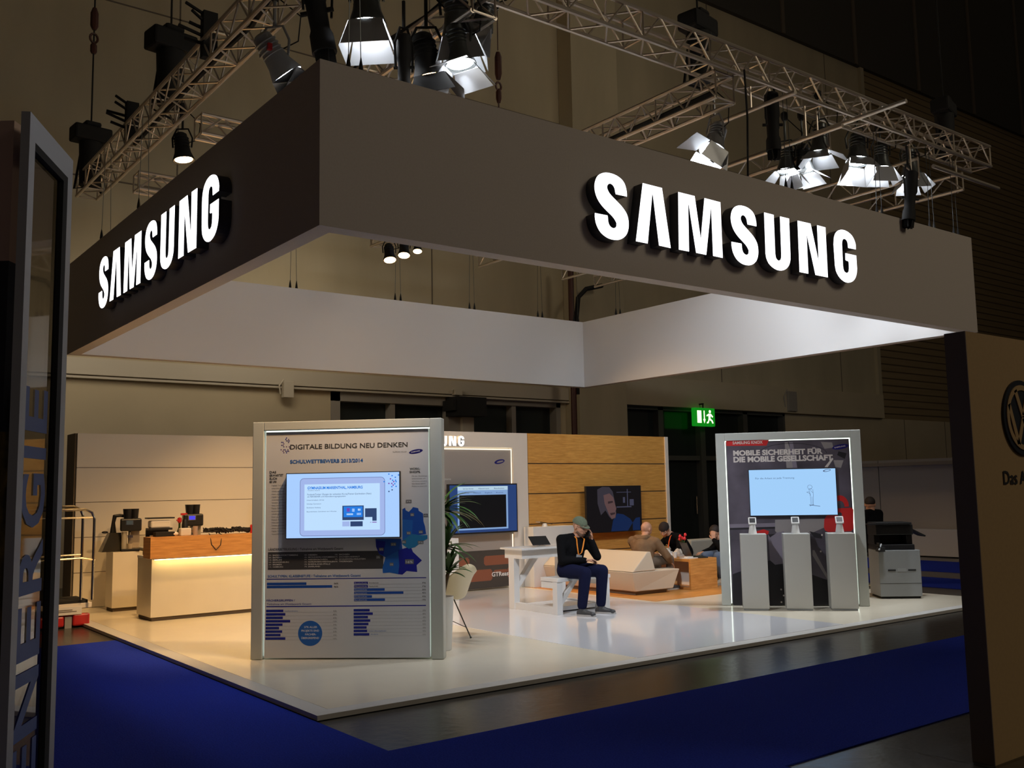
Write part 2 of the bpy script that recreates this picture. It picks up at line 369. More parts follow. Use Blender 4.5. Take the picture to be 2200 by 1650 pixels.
# blue carpets of the aisles
def carpet_mat():
    m = mat('blue_carpet', (0.014, 0.034, 0.36, 1), 0.95, noise=0.25, nscale=90, bump=0.4, spec=0.1)
    return m
m_carpet = carpet_mat()
cp = MB()
cp.add([(-7, 5.1, FZ+.006), (-7, -2.83, FZ+.006), (-.02, -2.83, FZ+.006), (-.02, 5.1, FZ+.006)], [(0, 1, 2, 3)])
cp.add([(-7, -1.04, FZ+.008), (-7, -6, FZ+.008), (1.6, -6, FZ+.008), (1.6, -1.04, FZ+.008)], [(0, 1, 2, 3)])
cp = MB().prism([(-7, 5.1), (-.02, 5.1), (-.02, -1.04), (30, -1.04), (30, -2.83), (1.55, -2.83), (1.55, -12), (-7, -12)], lambda a, b, d: Vector((a, b, d)), FZ, FZ+.008)
tag(cp.build('aisle_carpet', m_carpet), 'royal blue aisle carpet running around the near corner of the stand', 'carpet')
for x0, x1, n in ((11.15, 12.6, 'nearer'), (13.7, 15.9, 'farther')):
    tag(MB().box(x0, -0.9, FZ, x1, 11, FZ+.008).build('aisle_carpet', m_carpet), '%s of the two short blue carpet strips behind the copier' % n, 'carpet', 'blue carpet strips beyond the stand')
# far pale booth on the right
fb = thing('partition_wall', 'plain off-white partition wall far behind the copier', 'partition', (17.4, 5.4, FZ))
mpw = mat('off_white_panel', (0.42, 0.41, 0.42, 1), 0.7)
for i, (y0, y1, c) in enumerate(((-1.6, 1.1, mpw), (1.12, 3.6, mpw))): MB().box(0, y0, 0.02, 0.06, y1, 2.14).build('panel', c, fb)
MB().box(0, -4.2, 0.02, 0.06, -1.62, 2.14).build('panel', mpw, fb)
MB().box(-0.05, -4.2, 2.0, -0.001, 3.6, 2.08).build('top_rail', m_frame, fb)
bx = MB().box(16.9, 4.2, FZ+0.02, 17.3, 5.55, 0.55); tag(bx.build('low_counter', mat('pale_blue_white', (0.62, 0.64, 0.72, 1), 0.5), bevel=0.01), 'low bluish white counter box in front of the far partition', 'counter')

# ================================================================== NEIGHBOURING STANDS
# tan wall with the round car emblem, right foreground
m_tan = mat('tan_wall', (0.44, 0.29, 0.13, 1), 0.8, noise=0.04, nscale=40)
vw = thing('display_wall', 'tall tan wall with a round emblem and dark narrow end at the right edge', 'wall panel', (2.47, -3.58, FZ))
MB().box(0.002, 0, 0, 4.5, 0.13, 2.50).build('wall_panel', m_tan, vw)
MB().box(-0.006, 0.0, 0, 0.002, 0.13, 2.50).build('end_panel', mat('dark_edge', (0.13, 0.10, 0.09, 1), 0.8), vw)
em = MB(); fn = lambda a, b, d: Vector((a, -0.002-d, b)); cx, cz, R0 = 0.60, 2.0, 0.235
circ = lambda r, n=48: [(cx+r*math.cos(2*math.pi*i/n), cz+r*math.sin(2*math.pi*i/n)) for i in range(n)]
em.prism(circ(R0), fn, 0, 0.012, 0)
def ring(mb, r0, r1, d0, d1, mi, n=48):
    a = [(cx+r1*math.cos(2*math.pi*i/n), cz+r1*math.sin(2*math.pi*i/n)) for i in range(n)]; b = [(cx+r0*math.cos(2*math.pi*i/n), cz+r0*math.sin(2*math.pi*i/n)) for i in range(n)]
    vs = [fn(x, y, d1) for x, y in a]+[fn(x, y, d1) for x, y in b]+[fn(x, y, d0) for x, y in a]+[fn(x, y, d0) for x, y in b]
    fs = []
    for i in range(n):
        j = (i+1) % n; fs += [(i, j, j+n, i+n), (i, j, j+2*n, i+2*n), (i+n, j+n, j+3*n, i+3*n)]
    mb.add(vs, fs, mi)
ring(em, 0.172, 0.204, 0.012, 0.018, 1)
def stroke(mb, p, q, w, mi):
    (x0, y0), (x1, y1) = p, q; dx, dy = x1-x0, y1-y0; l = math.hypot(dx, dy); nx, ny = -dy/l*w/2, dx/l*w/2
    mb.prism([(x0+nx, y0+ny), (x0-nx, y0-ny), (x1-nx, y1-ny), (x1+nx, y1+ny)], fn, 0.012, 0.018, mi)
def vwp(a, b): return (cx+a*0.188, cz+b*0.188)
for p, q in (((-0.42, 0.90), (-0.02, 0.06)), ((0.42, 0.90), (0.02, 0.06)), ((-0.90, 0.42), (-0.42, -0.88)), ((-0.42, -0.88), (0, -0.02)), ((0, -0.02), (0.42, -0.88)), ((0.42, -0.88), (0.90, 0.42))): stroke(em, vwp(*p), vwp(*q), 0.036, 1)
em.build('emblem', [mat('emblem_navy', (0.012, 0.018, 0.03, 1), 0.4), m_tan], vw)
tx = MB(); put_text(tx, 'Das Auto.', fn, 0.325, 1.588, 0.085, 0, bold=0.012, d=0.003); tx.build('lettering', mat('lettering_dark', (0.015, 0.016, 0.02, 1), 0.5), vw)
# glazed pillar with vertical lettering, left foreground
pa, pb = Vector((-2.71, -4.11, 0)), Vector((-2.55, -3.81, 0)); pd = (pb-pa); PW = pd.length; pang = math.atan2(pd.y, pd.x)
pl = thing('glazed_pillar', 'narrow glazed pillar with large blue vertical letters at the left edge', 'pillar', (pa.x, pa.y, FZ), pang)
m_gframe = mat('pillar_aluminium', (0.42, 0.44, 0.48, 1), 0.45, metal=0.3)
f = MB(); f.box(0, 0, 0, 0.04, 0.02, 2.5); f.box(PW-0.04, 0, 0, PW, 0.02, 2.5); f.box(0.04, 0, 2.44, PW-0.04, 0.02, 2.5)
f.build('frame', m_gframe, pl)
MB().box(PW-0.075, 0.0, 0.0, PW-0.04, 0.016, 2.44).box(0.04, 0.0, 2.42, PW-0.075, 0.016, 2.44).build('gasket', m_matt, pl)
mg = bpy.data.materials.new('pillar_glass'); mg.use_nodes = True; nt = mg.node_tree; nt.nodes.remove(nt.nodes['Principled BSDF']); out = nt.nodes['Material Output']
tr = nt.nodes.new('ShaderNodeBsdfTransparent'); gl = nt.nodes.new('ShaderNodeBsdfGlossy'); mx = nt.nodes.new('ShaderNodeMixShader'); mx.inputs[0].default_value = 0.32
tr.inputs[0].default_value = (0.55, 0.53, 0.5, 1); gl.inputs['Roughness'].default_value = 0.03; gl.inputs[0].default_value = (0.85, 0.82, 0.78, 1)
nt.links.new(tr.outputs[0], mx.inputs[1]); nt.links.new(gl.outputs[0], mx.inputs[2]); nt.links.new(mx.outputs[0], out.inputs[0])
MB().box(0.04, 0.012, 0.0, PW-0.075, 0.016, 2.42).build('glass_pane', mg, pl)
# letters rotated a quarter turn, reading upwards
nrm = pd.normalized()
lb = MB(); y = -0.35; fnl = lambda a, b, d: Vector((a, 0.010-d, b))
mblue = mat('blue_vinyl', (0.06, 0.11, 0.34, 1), 0.5)
lz = [('E', 1660, .13), ('N', 1512, .15), ('E', 1358, .125), ('R', 1218, .125), ('G', 1075, .128), ('I', 972, .028), ('E', 879, .105)]
for i, (ch, py, wl) in enumerate(lz):
    P = at(85, py, y=-4.0)
    ztop = P.z-FZ
    nb = MB(); put_text(nb, ch, fnl, 0.225, ztop-wl/2, 0.165, 0, width=wl, bold=0.022, rot=math.pi/2)
    nb.build('letter', mblue, pl)
# printed backdrop to its left
bd = thing('printed_backdrop', 'dark printed backdrop with brown header, navy middle and yellow-brown foot at far left', 'backdrop', (-2.70, -3.99, FZ), YAW+math.pi/2)
mb = MB(); u0, u1 = -0.16, 2.2
def bfield(nm, c1, c2, sc): return mat(nm, c1, 0.8, noise=0.6, nscale=sc)
MB().box(0, 0, 2.16, 1.2, 0.05, 2.50).build('header', mat('brown_header', (0.72, 0.52, 0.42, 1), 0.8), bd)
MB().box(0, 0, 1.76, 1.2, 0.05, 2.16).build('sky_print', mat('navy_print', (0.004, 0.008, 0.03, 1), 0.6), bd)
MB().box(0, 0, 0.0, 1.2, 0.05, 1.76).build('field_print', mat('field_print', (0.14, 0.09, 0.012, 1), 0.8, noise=0.7, nscale=22), bd)
# ================================================================== THE STAND
PX1, PY1 = 10.0, 8.45
pf = thing('exhibition_platform', 'cream raised stand floor with a white gloss middle and an oak corner', 'platform', (0, 0, 0))
b = MB().box(0.155, 0.155, -0.035, PX1, PY1, 0.0); b.build('deck', m_cream, pf)
t = MB(); t.box(-0.002, -0.002, -0.034, PX1, 0.15, 0.001); t.box(-0.002, 0.15, -0.034, 0.15, PY1, 0.001); t.build('edge_trim', m_trim, pf)
MB().box(0.02, 0.02, -0.04, PX1, PY1, -0.0345).build('plinth', m_matt, pf)
MB().box(3.3, 0.156, 0.0, 6.5, 6.18, 0.002).build('gloss_floor', m_gwhite, pf)
MB().box(6.62, 3.2, 0.0, PX1-.01, 6.17, 0.003).build('oak_floor', m_parq, pf)
# ---- hanging fascia ring
ZB, ZT, RX1, RY1, RT = 3.566, 4.869, 9.66, 8.0, 0.156
fr = thing('fascia_ring', 'huge square hanging fascia ring, taupe outside and white inside', 'fascia', (0, 0, 0))
e = 0.004
def side(x0, y0, x1, y1, ox, oy):
    MB().box(x0, y0, ZB, x1, y1, ZT).build('side_panel', m_fascia, fr)
side(0, 0, RX1, RT, 0, -1); side(0, RT, RT, RY1-RT, -1, 0); side(RX1-RT, RT, RX1, RY1-RT, 1, 0); side(0, RY1-RT, RX1, RY1, 0, 1)
il = MB(); il.box(RT, RT, ZB+.002, RX1-RT, RT+e, ZT-.002); il.build('inner_lining', m_fin, fr)
il = MB(); il.box(RT, RY1-RT-e, ZB+.002, RX1-RT, RY1-RT, ZT-.002); il.build('inner_lining', m_fin, fr)
il = MB(); il.box(RT, RT+e, ZB+.002, RT+e, RY1-RT-e, ZT-.002); il.build('inner_lining', m_fin, fr)
il = MB(); il.box(RX1-RT-e, RT+e, ZB+.002, RX1-RT, RY1-RT-e, ZT-.002); il.build('inner_lining', m_fin, fr)
# ---- illuminated wordmarks
LET = {
'S': [(410,403),(411,434),(403,479),(386,521),(357,552),(314,574),(263,587),(208,591),(148,586),(97,569),(54,542),(24,501),(8,453),(6,408),(16,362),(38,318),(74,277),(118,243),(168,212),(217,182),(250,152),(268,126),(265,96),(247,78),(221,71),(192,79),(170,101),(160,135),(159,166),(154,181),(1,179),(0,141),(9,92),(32,45),(68,6),(113,-19),(166,-35),(225,-38),(277,-32),(329,-13),(378,23),(408,70),(421,123),(419,182),(404,228),(375,265),(338,298),(291,329),(241,360),(196,390),(171,418),(160,448),(169,473),(191,489),(217,490),(242,476),(258,450),(263,421),(269,402)],
'A': [(115,572),(373,570),(465,-12),(307,-9),(243,517),(153,-11),(0,-10)],
'M': [(21,570),(255,569),(321,129),(401,573),(638,570),(638,-10),(496,-8),(497,516),(392,-11),(246,-10),(157,518),(142,-11),(0,-11)],
'U': [(8,576),(166,575),(160,155),(166,112),(189,85),(217,79),(247,93),(263,124),(266,161),(275,575),(429,575),(422,183),(417,115),(388,51),(332,3),(261,-23),(180,-27),(103,-7),(43,29),(8,83),(0,126)],
'N': [(10,576),(241,578),(359,143),(362,578),(515,576),(510,0),(284,1),(158,462),(153,-1),(0,-1)],
'G': [(430,400),(434,446),(416,500),(374,551),(311,582),(233,598),(153,593),(86,568),(37,525),(10,466),(0,401),(4,158),(17,97),(58,43),(119,4),(188,-16),(261,-13),(336,13),(391,60),(424,124),(432,173),(431,327),(218,327),(213,249),(228,241),(265,241),(277,225),(273,145),(260,111),(225,93),(186,102),(163,131),(156,170),(161,424),(167,457),(185,483),(217,496),(255,485),(275,456),(280,397)]}
WORD = [('S', 0), ('A', .51), ('M', 1.09), ('S', 1.875), ('U', 2.417), ('N', 2.987), ('G', 3.642)]
def smooth_poly(p, ch):
    if ch in 'AMN': return p
    out = []; n = len(p)
    for i in range(n):
        a, b, c, d = [Vector(p[(i+k) % n]) for k in (-1, 0, 1, 2)]
        out.append(tuple(b))
        l = (c-b).length
        if l < 110 and (b-a).length < 110 and (d-c).length < 110 and (b-a).angle(c-b, 0) < 0.7 and (c-b).angle(d-c, 0) < 0.7:
            m = (b+c)/2*1.125 - (a+d)/2*0.125; out.append((m.x, m.y))
    return out
def wordmark(root, depth, scale=1.0, face=None, ret=None, word=WORD):
    for ch, off in word:
        poly = [(a/1000*scale+off*scale, b/1000*scale) for a, b in smooth_poly(LET[ch], ch)]
        fn = lambda a, b, d: Vector((a, -d, b))
        l = MB().prism(poly, fn, 0, depth, 0, cap1=False).build('letter', ret or m_return, root)
        MB().prism(poly, fn, depth-0.001, depth+0.002, 0).build('letter_face', face or m_letter, l)
s1 = thing('illuminated_wordmark', 'row of big white lit letters SAMSUNG on the right-hand fascia', 'sign', (2.67, 0, 3.88))
wordmark(s1, 0.12)
s2 = thing('illuminated_wordmark', 'row of big white lit letters SAMSUNG on the left-hand fascia', 'sign', (0, 5.86, 3.88), -math.pi/2)
wordmark(s2, 0.12)
# soft glow of the lit letters is left to their own emission
# ---- back walls of the stand
m_wall = mat('cream_wall_panel', (0.72, 0.66, 0.55, 1), 0.32)
m_groove = mat('shadow_gap', (0.10, 0.07, 0.045, 1), 0.8)
lw = thing('stand_wall', 'cream high-gloss back wall with fine horizontal joints behind the coffee counter', 'wall panel', (0.28, 8.451, 0.001))
for i in range(5): MB().box(0, 0, 0.5*i+0.004, 3.9, 0.06, 0.5*i+0.496).build('panel', m_wall, lw)
MB().box(0.01, 0.012, 0, 3.89, 0.055, 2.49).build('core', m_groove, lw)
MB().box(-0.02, 0.061, 0, 3.9, 0.55, 2.5).build('rear_box', mat('wall_return', (0.30, 0.25, 0.2, 1), 0.8), lw)
mw = thing('screen_wall', 'pale wall portal framing a grey printed panel and the middle screen', 'wall panel', (4.2, 6.2, 0.001))
m_portal = mat('portal_white', (0.74, 0.68, 0.60, 1), 0.4)
X1 = 6.76-4.2
g = MB().box(0, 0, 2.26, X1, 0.4, 2.5).box(X1-0.30, 0, 0, X1, 0.4, 2.26).box(0, 0, 0, 0.35, 0.4, 2.26).box(0.35, 0.12, 0, X1-0.30, 0.4, 2.26); g.build('portal', m_portal, mw)
# printed panel: grey top, lower photograph with brown tables
m_prt = mat('grey_print', (0.36, 0.31, 0.27, 1), 0.45); m_pd = mat('dark_print', (0.055, 0.048, 0.042, 1), 0.4); m_pb = mat('brown_print', (0.26, 0.085, 0.045, 1), 0.4); m_pw = mat('white_print', (0.8, 0.78, 0.75, 1), 0.5)
m_blu = mat('logo_blue', (0.012, 0.01, 0.16, 1), 0.4)
pr = MB(); fw = lambda a, b, d: Vector((a, 0.05-d*0.3, b))
R = lambda mb, x0, z0, x1, z1, mi, d=0.001, fn=None: mb.prism([(x0, z0), (x1, z0), (x1, z1), (x0, z1)], fn or fw, d, d+0.0006, mi)
XL, XR = 0.36, X1-0.31
pr.box(XL, 0.05, 0.03, XR, 0.11, 2.22, 0)
R(pr, XL, 0.03, XR, 0.62, 1)
for (a, b_, c_, d_) in ((0.95, 0.38, 1.40, 0.52), (1.68, 0.38, XR, 0.53), (1.15, 0.14, 1.84, 0.32), (1.86, 0.25, XR-0.1, 0.30), (2.14, 0.16, XR, 0.33), (XL, 0.38, 0.8, 0.52), (XL, 0.13, 0.9, 0.32)):
    pr.prism([(a+.03, b_), (c_-.03, b_), (c_, b_+.03), (c_, d_-.03), (c_-.03, d_), (a+.03, d_), (a, d_-.03), (a, b_+.03)], fw, 0.002, 0.0026, 2)
put_text(pr, 'GTReasy', fw, 1.83, 0.20, 0.07, 3, width=0.38, bold=0.02, d=0.004)
# swoosh mark
def oval(mb, fn, cx, cz, rx, rz, mi, tilt=0.18, d=0.003, hole=None):
    pts = []
    for i in range(36):
        t = 2*math.pi*i/36; a, b_ = rx*math.cos(t), rz*math.sin(t); pts.append((cx+a*math.cos(tilt)-b_*math.sin(tilt), cz+a*math.sin(tilt)+b_*math.cos(tilt)))
    mb.prism(pts, fn, d, d+0.0006, mi)
oval(pr, fw, 2.02, 2.03, 0.105, 0.036, 4); oval(pr, fw, 2.03, 2.03, 0.07, 0.014, 0, d=0.0042)
put_text(pr, 'SmartSchool Solutions', fw, 0.45, 1.74, 0.035, 3, width=0.62, d=0.003)
pr.build('printed_panel', [m_prt, m_pd, m_pb, m_pw, m_blu], mw)
MB().box(XL-0.003, 0.035, 2.222, XR+0.003, 0.11, 2.235).box(XR+0.001, 0.04, 0.0, XR+0.008, 0.11, 2.235).build('led_strip', glow('soft_led', (1, 0.88, 0.68, 1), 1.5), mw)
s3 = thing('illuminated_wordmark', 'small white lit letters on the header above the middle screen', 'sign', (4.40, 6.2, 2.272))
wordmark(s3, 0.04, 0.262, glow('letter_face_small', (1.0, 0.97, 0.92, 1), 2.2), m_white)
# screens
def screen(name, label, w, h, depth, loc, rz, group=None, bez=0.012, tilt=0):
    t = thing(name, label, 'screen', loc, rz, group)
    t.rotation_euler.x = tilt
    MB().box(-w/2, 0.0, -h/2, w/2, depth, h/2).build('housing', m_black, t, bevel=0.004)
    return t
def panel_fn(t): return lambda a, b, d: Vector((a, -0.0008-d, b))
e_blk = glow('screen_black', (0.004, 0.004, 0.005, 1), 1); e_blue = glow('screen_dark_blue', (0.02, 0.05, 0.17, 1), 1.0); e_lt = glow('screen_light_blue', (0.22, 0.36, 0.62, 1), 1.0); e_pale = glow('screen_pale', (0.45, 0.62, 0.75, 1), 1.0)
ms = screen('wall_screen', 'black flat screen showing a dark window with blue surround on the screen wall', 1.33, 0.78, 0.06, (5.77, 6.07, 1.285), 0)
im = MB(); fn = panel_fn(ms); Q = lambda mb, x0, z0, x1, z1, mi, d=0.0, fn=None: mb.prism([(x0, z0), (x1, z0), (x1, z1), (x0, z1)], fn, d, d+0.0005, mi)
Q(im, -0.645, -0.365, 0.645, 0.37, 1, 0, fn); Q(im, -0.50, -0.325, 0.47, 0.35, 2, 0.001, fn); Q(im, -0.47, -0.30, 0.435, 0.215, 0, 0.002, fn); Q(im, -0.5, 0.29, 0.47, 0.35, 3, 0.002, fn)
for i in range(3): put_text(im, ['Safe Exam Browser', 'Klassenraum', 'Bearbeiten'][i], fn, -0.4+0.3*i, 0.305, 0.022, 1, width=0.2, d=0.003)
for i in range(4): put_text(im, ['Mathematik', 'Deutsch', 'Englisch', 'Kunst'][i], fn, -0.42+0.22*i, 0.24, 0.018, 1, width=0.14, d=0.003)
im.build('display', [e_blk, e_blue, e_lt, e_pale], ms)
MB().box(-0.62, 0.06, -0.42, 0.62, 0.14, -0.395).build('shelf_bar', m_grey, ms)
MB().box(-0.3, 0.06, -0.2, 0.3, 0.179, 0.2).build('wall_bracket', m_matt, ms)
# oak wall
ww = thing('oak_wall', 'oak veneered back wall with dark horizontal gaps and pale end post', 'wall panel', (6.77, 6.2, 0.001))
for i in range(5): MB().box(0, 0, 0.5*i+0.009, 3.22, 0.05, 0.5*i+0.491 if i < 4 else 2.5).build('oak_panel', m_oak, ww)
MB().box(0.005, 0.015, 0, 3.215, 0.4, 2.49).build('core', m_groove, ww)
MB().box(3.222, -0.02, 0, 3.30, 0.42, 2.5).build('end_post', m_portal, ww)
os_ = screen('wall_screen', 'black flat screen showing a man in a dim room on the oak wall', 1.30, 0.80, 0.05, (8.525, 6.02, 1.21), 0)
im = MB(); fn = panel_fn(os_)
cols = [glow('film_dark', (0.006, 0.005, 0.006, 1), 1), glow('film_skin', (0.10, 0.055, 0.055, 1), 1), glow('film_blue', (0.006, 0.016, 0.06, 1), 1), glow('film_hair', (0.035, 0.03, 0.04, 1), 1), glow('film_window', (0.045, 0.045, 0.075, 1), 1), glow('film_shadow', (0.03, 0.018, 0.02, 1), 1)]
Q(im, -0.64, -0.39, 0.64, 0.39, 0, 0, fn)
im.prism([(-0.10, -0.385), (0.30, -0.385), (0.42, -0.25), (0.36, -0.18), (0.2, -0.10), (0.05, -0.08), (-0.05, -0.2)], fn, 0.001, 0.0015, 2)
im.prism([(0.42, -0.385), (0.60, -0.385), (0.60, -0.16), (0.5, -0.17), (0.42, -0.25)], fn, 0.001, 0.0015, 2)
im.prism([(-0.40, 0.34), (-0.28, 0.385), (-0.12, 0.38), (-0.04, 0.30), (0.0, 0.14), (0.02, 0.02), (0.03, -0.08), (0.01, -0.16), (-0.08, -0.18), (-0.14, -0.13), (-0.22, -0.02), (-0.33, -0.1), (-0.40, 0.1)], fn, 0.002, 0.0025, 3)
im.prism([(-0.26, 0.24), (-0.12, 0.27), (-0.03, 0.2), (0.01, 0.07), (0.035, 0.0), (0.01, -0.04), (0.02, -0.08), (0.0, -0.15), (-0.08, -0.17), (-0.14, -0.10), (-0.20, 0.02), (-0.24, 0.1)], fn, 0.003, 0.0035, 1)
im.prism([(-0.16, 0.13), (-0.05, 0.14), (-0.04, 0.11), (-0.16, 0.09)], fn, 0.004, 0.0045, 5); im.prism([(-0.12, -0.07), (0.0, -0.06), (0.0, -0.09), (-0.1, -0.11)], fn, 0.004, 0.0045, 5)
for x0, z0, x1, z1 in ((0.04, 0.02, 0.40, 0.04), (0.30, 0.02, 0.32, 0.34), (0.05, 0.28, 0.4, 0.29), (0.20, 0.10, 0.25, 0.2), (0.36, 0.05, 0.46, 0.16)): Q(im, x0, z0, x1, z1, 4, 0.001, fn)
im.build('display', cols, os_)
MB().box(-0.35, 0.05, -0.25, 0.35, 0.178, 0.25).build('wall_bracket', m_matt, os_)
# ================================================================== KIOSKS
def kiosk(label, loc, ang, Wd, H, fl=0.11, fr_=0.115, ft=0.085, dep=0.16):
    k = thing('information_kiosk', label, 'kiosk', loc, ang)
    MB().box(0, 0, 0, fl, dep, H).build('side_frame', m_kwhite, k, bevel=0.006)
    MB().box(Wd-fr_, 0, 0, Wd, dep, H).build('side_frame', m_kwhite, k, bevel=0.006)
    MB().box(fl, 0, H-ft, Wd-fr_, dep, H).build('top_frame', m_kwhite, k, bevel=0.006)
    MB().box(fl, dep-0.02, 0.0, Wd-fr_, dep, H-ft).build('back_board', m_kwhite, k)
    s = 0.012
    MB().box(fl+0.001, 0.075, 0.02, fl+s, 0.085, H-ft-0.001).box(Wd-fr_-s, 0.075, 0.02, Wd-fr_-0.001, 0.085, H-ft-0.001).box(fl+s, 0.075, H-ft-s, Wd-fr_-s, 0.085, H-ft-0.001).build('led_strip', m_led, k)
    return k
def plane_map(P0, ang):
    u = Vector((math.cos(ang), math.sin(ang), 0)); n = Vector((-u.y, u.x, 0)); P0 = Vector(P0)
    def g(px, py):
        d = FX*F_PX + RX*(px-1100) - UX*(py-825); t = (P0-CAM).dot(n)/d.dot(n); h = CAM+d*t
        return (h-P0).dot(u), h.z
    return g
K1P, K1A = (0.543, 2.58, 0.003), math.radians(-42.2)
k1 = kiosk('large white-framed kiosk about a school contest with a map, nearest the camera', K1P, K1A, 1.865, 2.268)
G1 = plane_map(K1P, K1A)
inks = [mat('poster_paper', (0.66, 0.67, 0.70, 1), 0.45), mat('ink_black', (0.04, 0.04, 0.04, 1), 0.5), mat('ink_blue', (0.015, 0.13, 0.50, 1), 0.5), mat('ink_deep_blue', (0.01, 0.015, 0.30, 1), 0.5), mat('ink_mid_blue', (0.01, 0.08, 0.42, 1), 0.5), mat('ink_band', (0.055, 0.055, 0.06, 1), 0.5), mat('ink_cyan', (0.02, 0.20, 0.42, 1), 0.5), mat('ink_grey', (0.16, 0.16, 0.17, 1), 0.5), mat('ink_white', (0.75, 0.75, 0.75, 1), 0.5), mat('ink_purple', (0.10, 0.04, 0.18, 1), 0.5), m_blu]
po = MB(); fk = lambda a, b, d: Vector((a, 0.020-d*0.2, b))
po.box(0.128, 0.020, 0.012, 1.865-0.133, 0.07, 2.268-0.100, 0)
def T1(s, px, py, pw, ph, mi, bold=0.0, d=0.002):
    x, z = G1(px, py); x1, z1 = G1(px+pw, py); _, zt = G1(px, py-ph)
    put_text(po, s, fk, x, z, abs(zt-z), mi, width=abs(x1-x), bold=bold, d=d)
def R1(x0, y0, x1, y1, mi, d=0.002):
    a, zb = G1(x0, y1); b_, _ = G1(x1, y1); _, zt = G1(x0, y0); po.prism([(a, zb), (b_, zb), (b_, zt), (a, zt)], fk, d, d+0.0006, mi)
z1 = lambda X, Y: (500+X/4.4, 880+Y/4.4)   # enlarged view -> photograph
def T(s, X, Y, W, Hh, mi, bold=0.0): a, b_ = z1(X, Y); T1(s, a, b_, W/4.4, Hh/4.4, mi, bold, 0.0065)
T('DIGITALE BILDUNG NEU DENKEN', 537, 378, 1112, 46, 1, 0.014)
T('SUPPORTED BY', 1508, 408, 135, 12, 7)
a, b_ = G1(*z1(1728, 398)); oval(po, fk, a, b_, 0.068, 0.020, 10, tilt=0.17); put_text(po, 'SAMSUNG', fk, a-0.045, b_-0.013, 0.012, 8, width=0.085, bold=0.02, d=0.004, rot=0.17)
T('SCHULWETTBEWERB 2013/2014', 537, 512, 690, 34, 2, 0.03)
T('WORK-', 1668, 572, 100, 20, 1, 0.02); T('SHOPS.', 1668, 602, 105, 20, 1, 0.02)
for i, s in enumerate(('Mit den Workshops', 'unterstützen wir', 'Lehrerinnen und Lehrer', 'beim Einsatz digitaler', 'Medien im Unterricht')): T(s, 1690, 636+24*i, 130 if i % 2 else 145, 11, 7)
for i, s in enumerate(('DAS', 'ERWARTET', 'EUCH', 'BEI UNS')): T(s, 343, 606+30*i, [62, 130, 70, 64][i], 22, 1, 0.02)
for i in range(18): T(('Digitale Technik im', 'Unterricht nutzen', 'Schulen gestalten', 'Ideen einreichen')[i % 4], 362, 726+27*i, 120 if i % 3 else 135, 12, 7)
T('LÄNDERBETEILIGUNG / Teilnahme am Wettbewerb Gesamt', 330, 1338, 710, 24, 1, 0.01)
a0 = z1(325, 1352); a1 = z1(1420, 1520); R1(a0[0], a0[1], a1[0], a1[1], 5)
st = ['BADEN-WÜRTTEMBERG', 'BAYERN', 'BERLIN', 'BRANDENBURG', 'BREMEN', 'HAMBURG', 'HESSEN', 'MECKLENBURG-VORPOMMERN', 'NIEDERSACHSEN', 'NORDRHEIN-WESTFALEN', 'RHEINLAND-PFALZ', 'SAARLAND', 'SACHSEN', 'SACHSEN-ANHALT', 'SCHLESWIG-HOLSTEIN', 'THÜRINGEN']
for i, s in enumerate(st):
    c_, r_ = (i//6, i % 6); T(s, (372, 708, 1000)[c_], (1386, 1382, 1378)[c_]+22*r_+2, min(250, 14*len(s)), 13, 8, 0.01); T('%d%%' % (3+i*5 % 17), (335, 672, 962)[c_], (1386, 1382, 1378)[c_]+22*r_+2, 24, 12, 8)
T('SCHULTYPEN, KLASSENSTUFE / Teilnahme am Wettbewerb Gesamt', 325, 1592, 880, 24, 2, 0.015)
z2 = lambda X, Y: (520+X/4.5833, 1200+Y/4.5833)
def T2(s, X, Y, W, Hh, mi, bold=0.0): a, b_ = z2(X, Y); T1(s, a, b_, W/4.5833, Hh/4.5833, mi, bold, d=0.005)
def B2(x0, y0, x1, y1, mi, d=0.002): a, b_ = z2(x0, y0); c_, d_ = z2(x1, y1); R1(a, b_, c_, d_, mi, d)
B2(236, 205, 1810, 213, 3); B2(232, 474, 1808, 484, 3)
B2(238, 243, 628, 268, 4); B2(238, 273, 882, 298, 4)
for i, (y, xe) in enumerate(((234, 1235), (268, 1235), (300, 1400), (332, 1585), (368, 1275), (400, 1403))):
    B2(1098, y, xe, y+24, 4 if i > 1 else 3); B2(1098, y+26, 1808, y+27.5, 7, 0.001); T2(('Realschule', 'Hauptschule', 'Gesamtschule', 'Gymnasium', 'Förderschule', 'Berufsschule')[i], 1105, y+19, 120, 12, 8); T2('%d%%' % (7, 7, 20, 45, 9, 19)[i], 1770, y+16, 36, 13, 1, 0.01)
T2('56%', 900, 258, 42, 15, 1, 0.01); T2('96%', 900, 290, 42, 15, 1, 0.01); T2('Grundschule', 1245, 250, 95, 11, 1, 0.01); T2('Realschule', 1245, 283, 90, 11, 1, 0.01)
T2('FÄCHERGRUPPEN /', 235, 428, 280, 20, 3, 0.02); T2('Teilnahme am Wettbewerb Gesamt', 238, 464, 440, 20, 3)
for i, xe in enumerate((400, 420, 395, 468, 392, 358, 388, 372, 420)):
    y = 510+34*i; B2(230-i, y, xe, y+24, 3); B2(230, y+27, 935, y+28, 7, 0.001); T2(('Mathematik', 'Deutsch', 'Englisch', 'Kunst', 'Biologie', 'Chemie', 'Physik', 'Geschichte', 'Erdkunde')[i], 240, y+18, 110, 11, 4); T2('%d%%' % (5, 8, 6, 12, 7, 4, 5, 4, 10)[i], 892, y+18, 34, 12, 7)
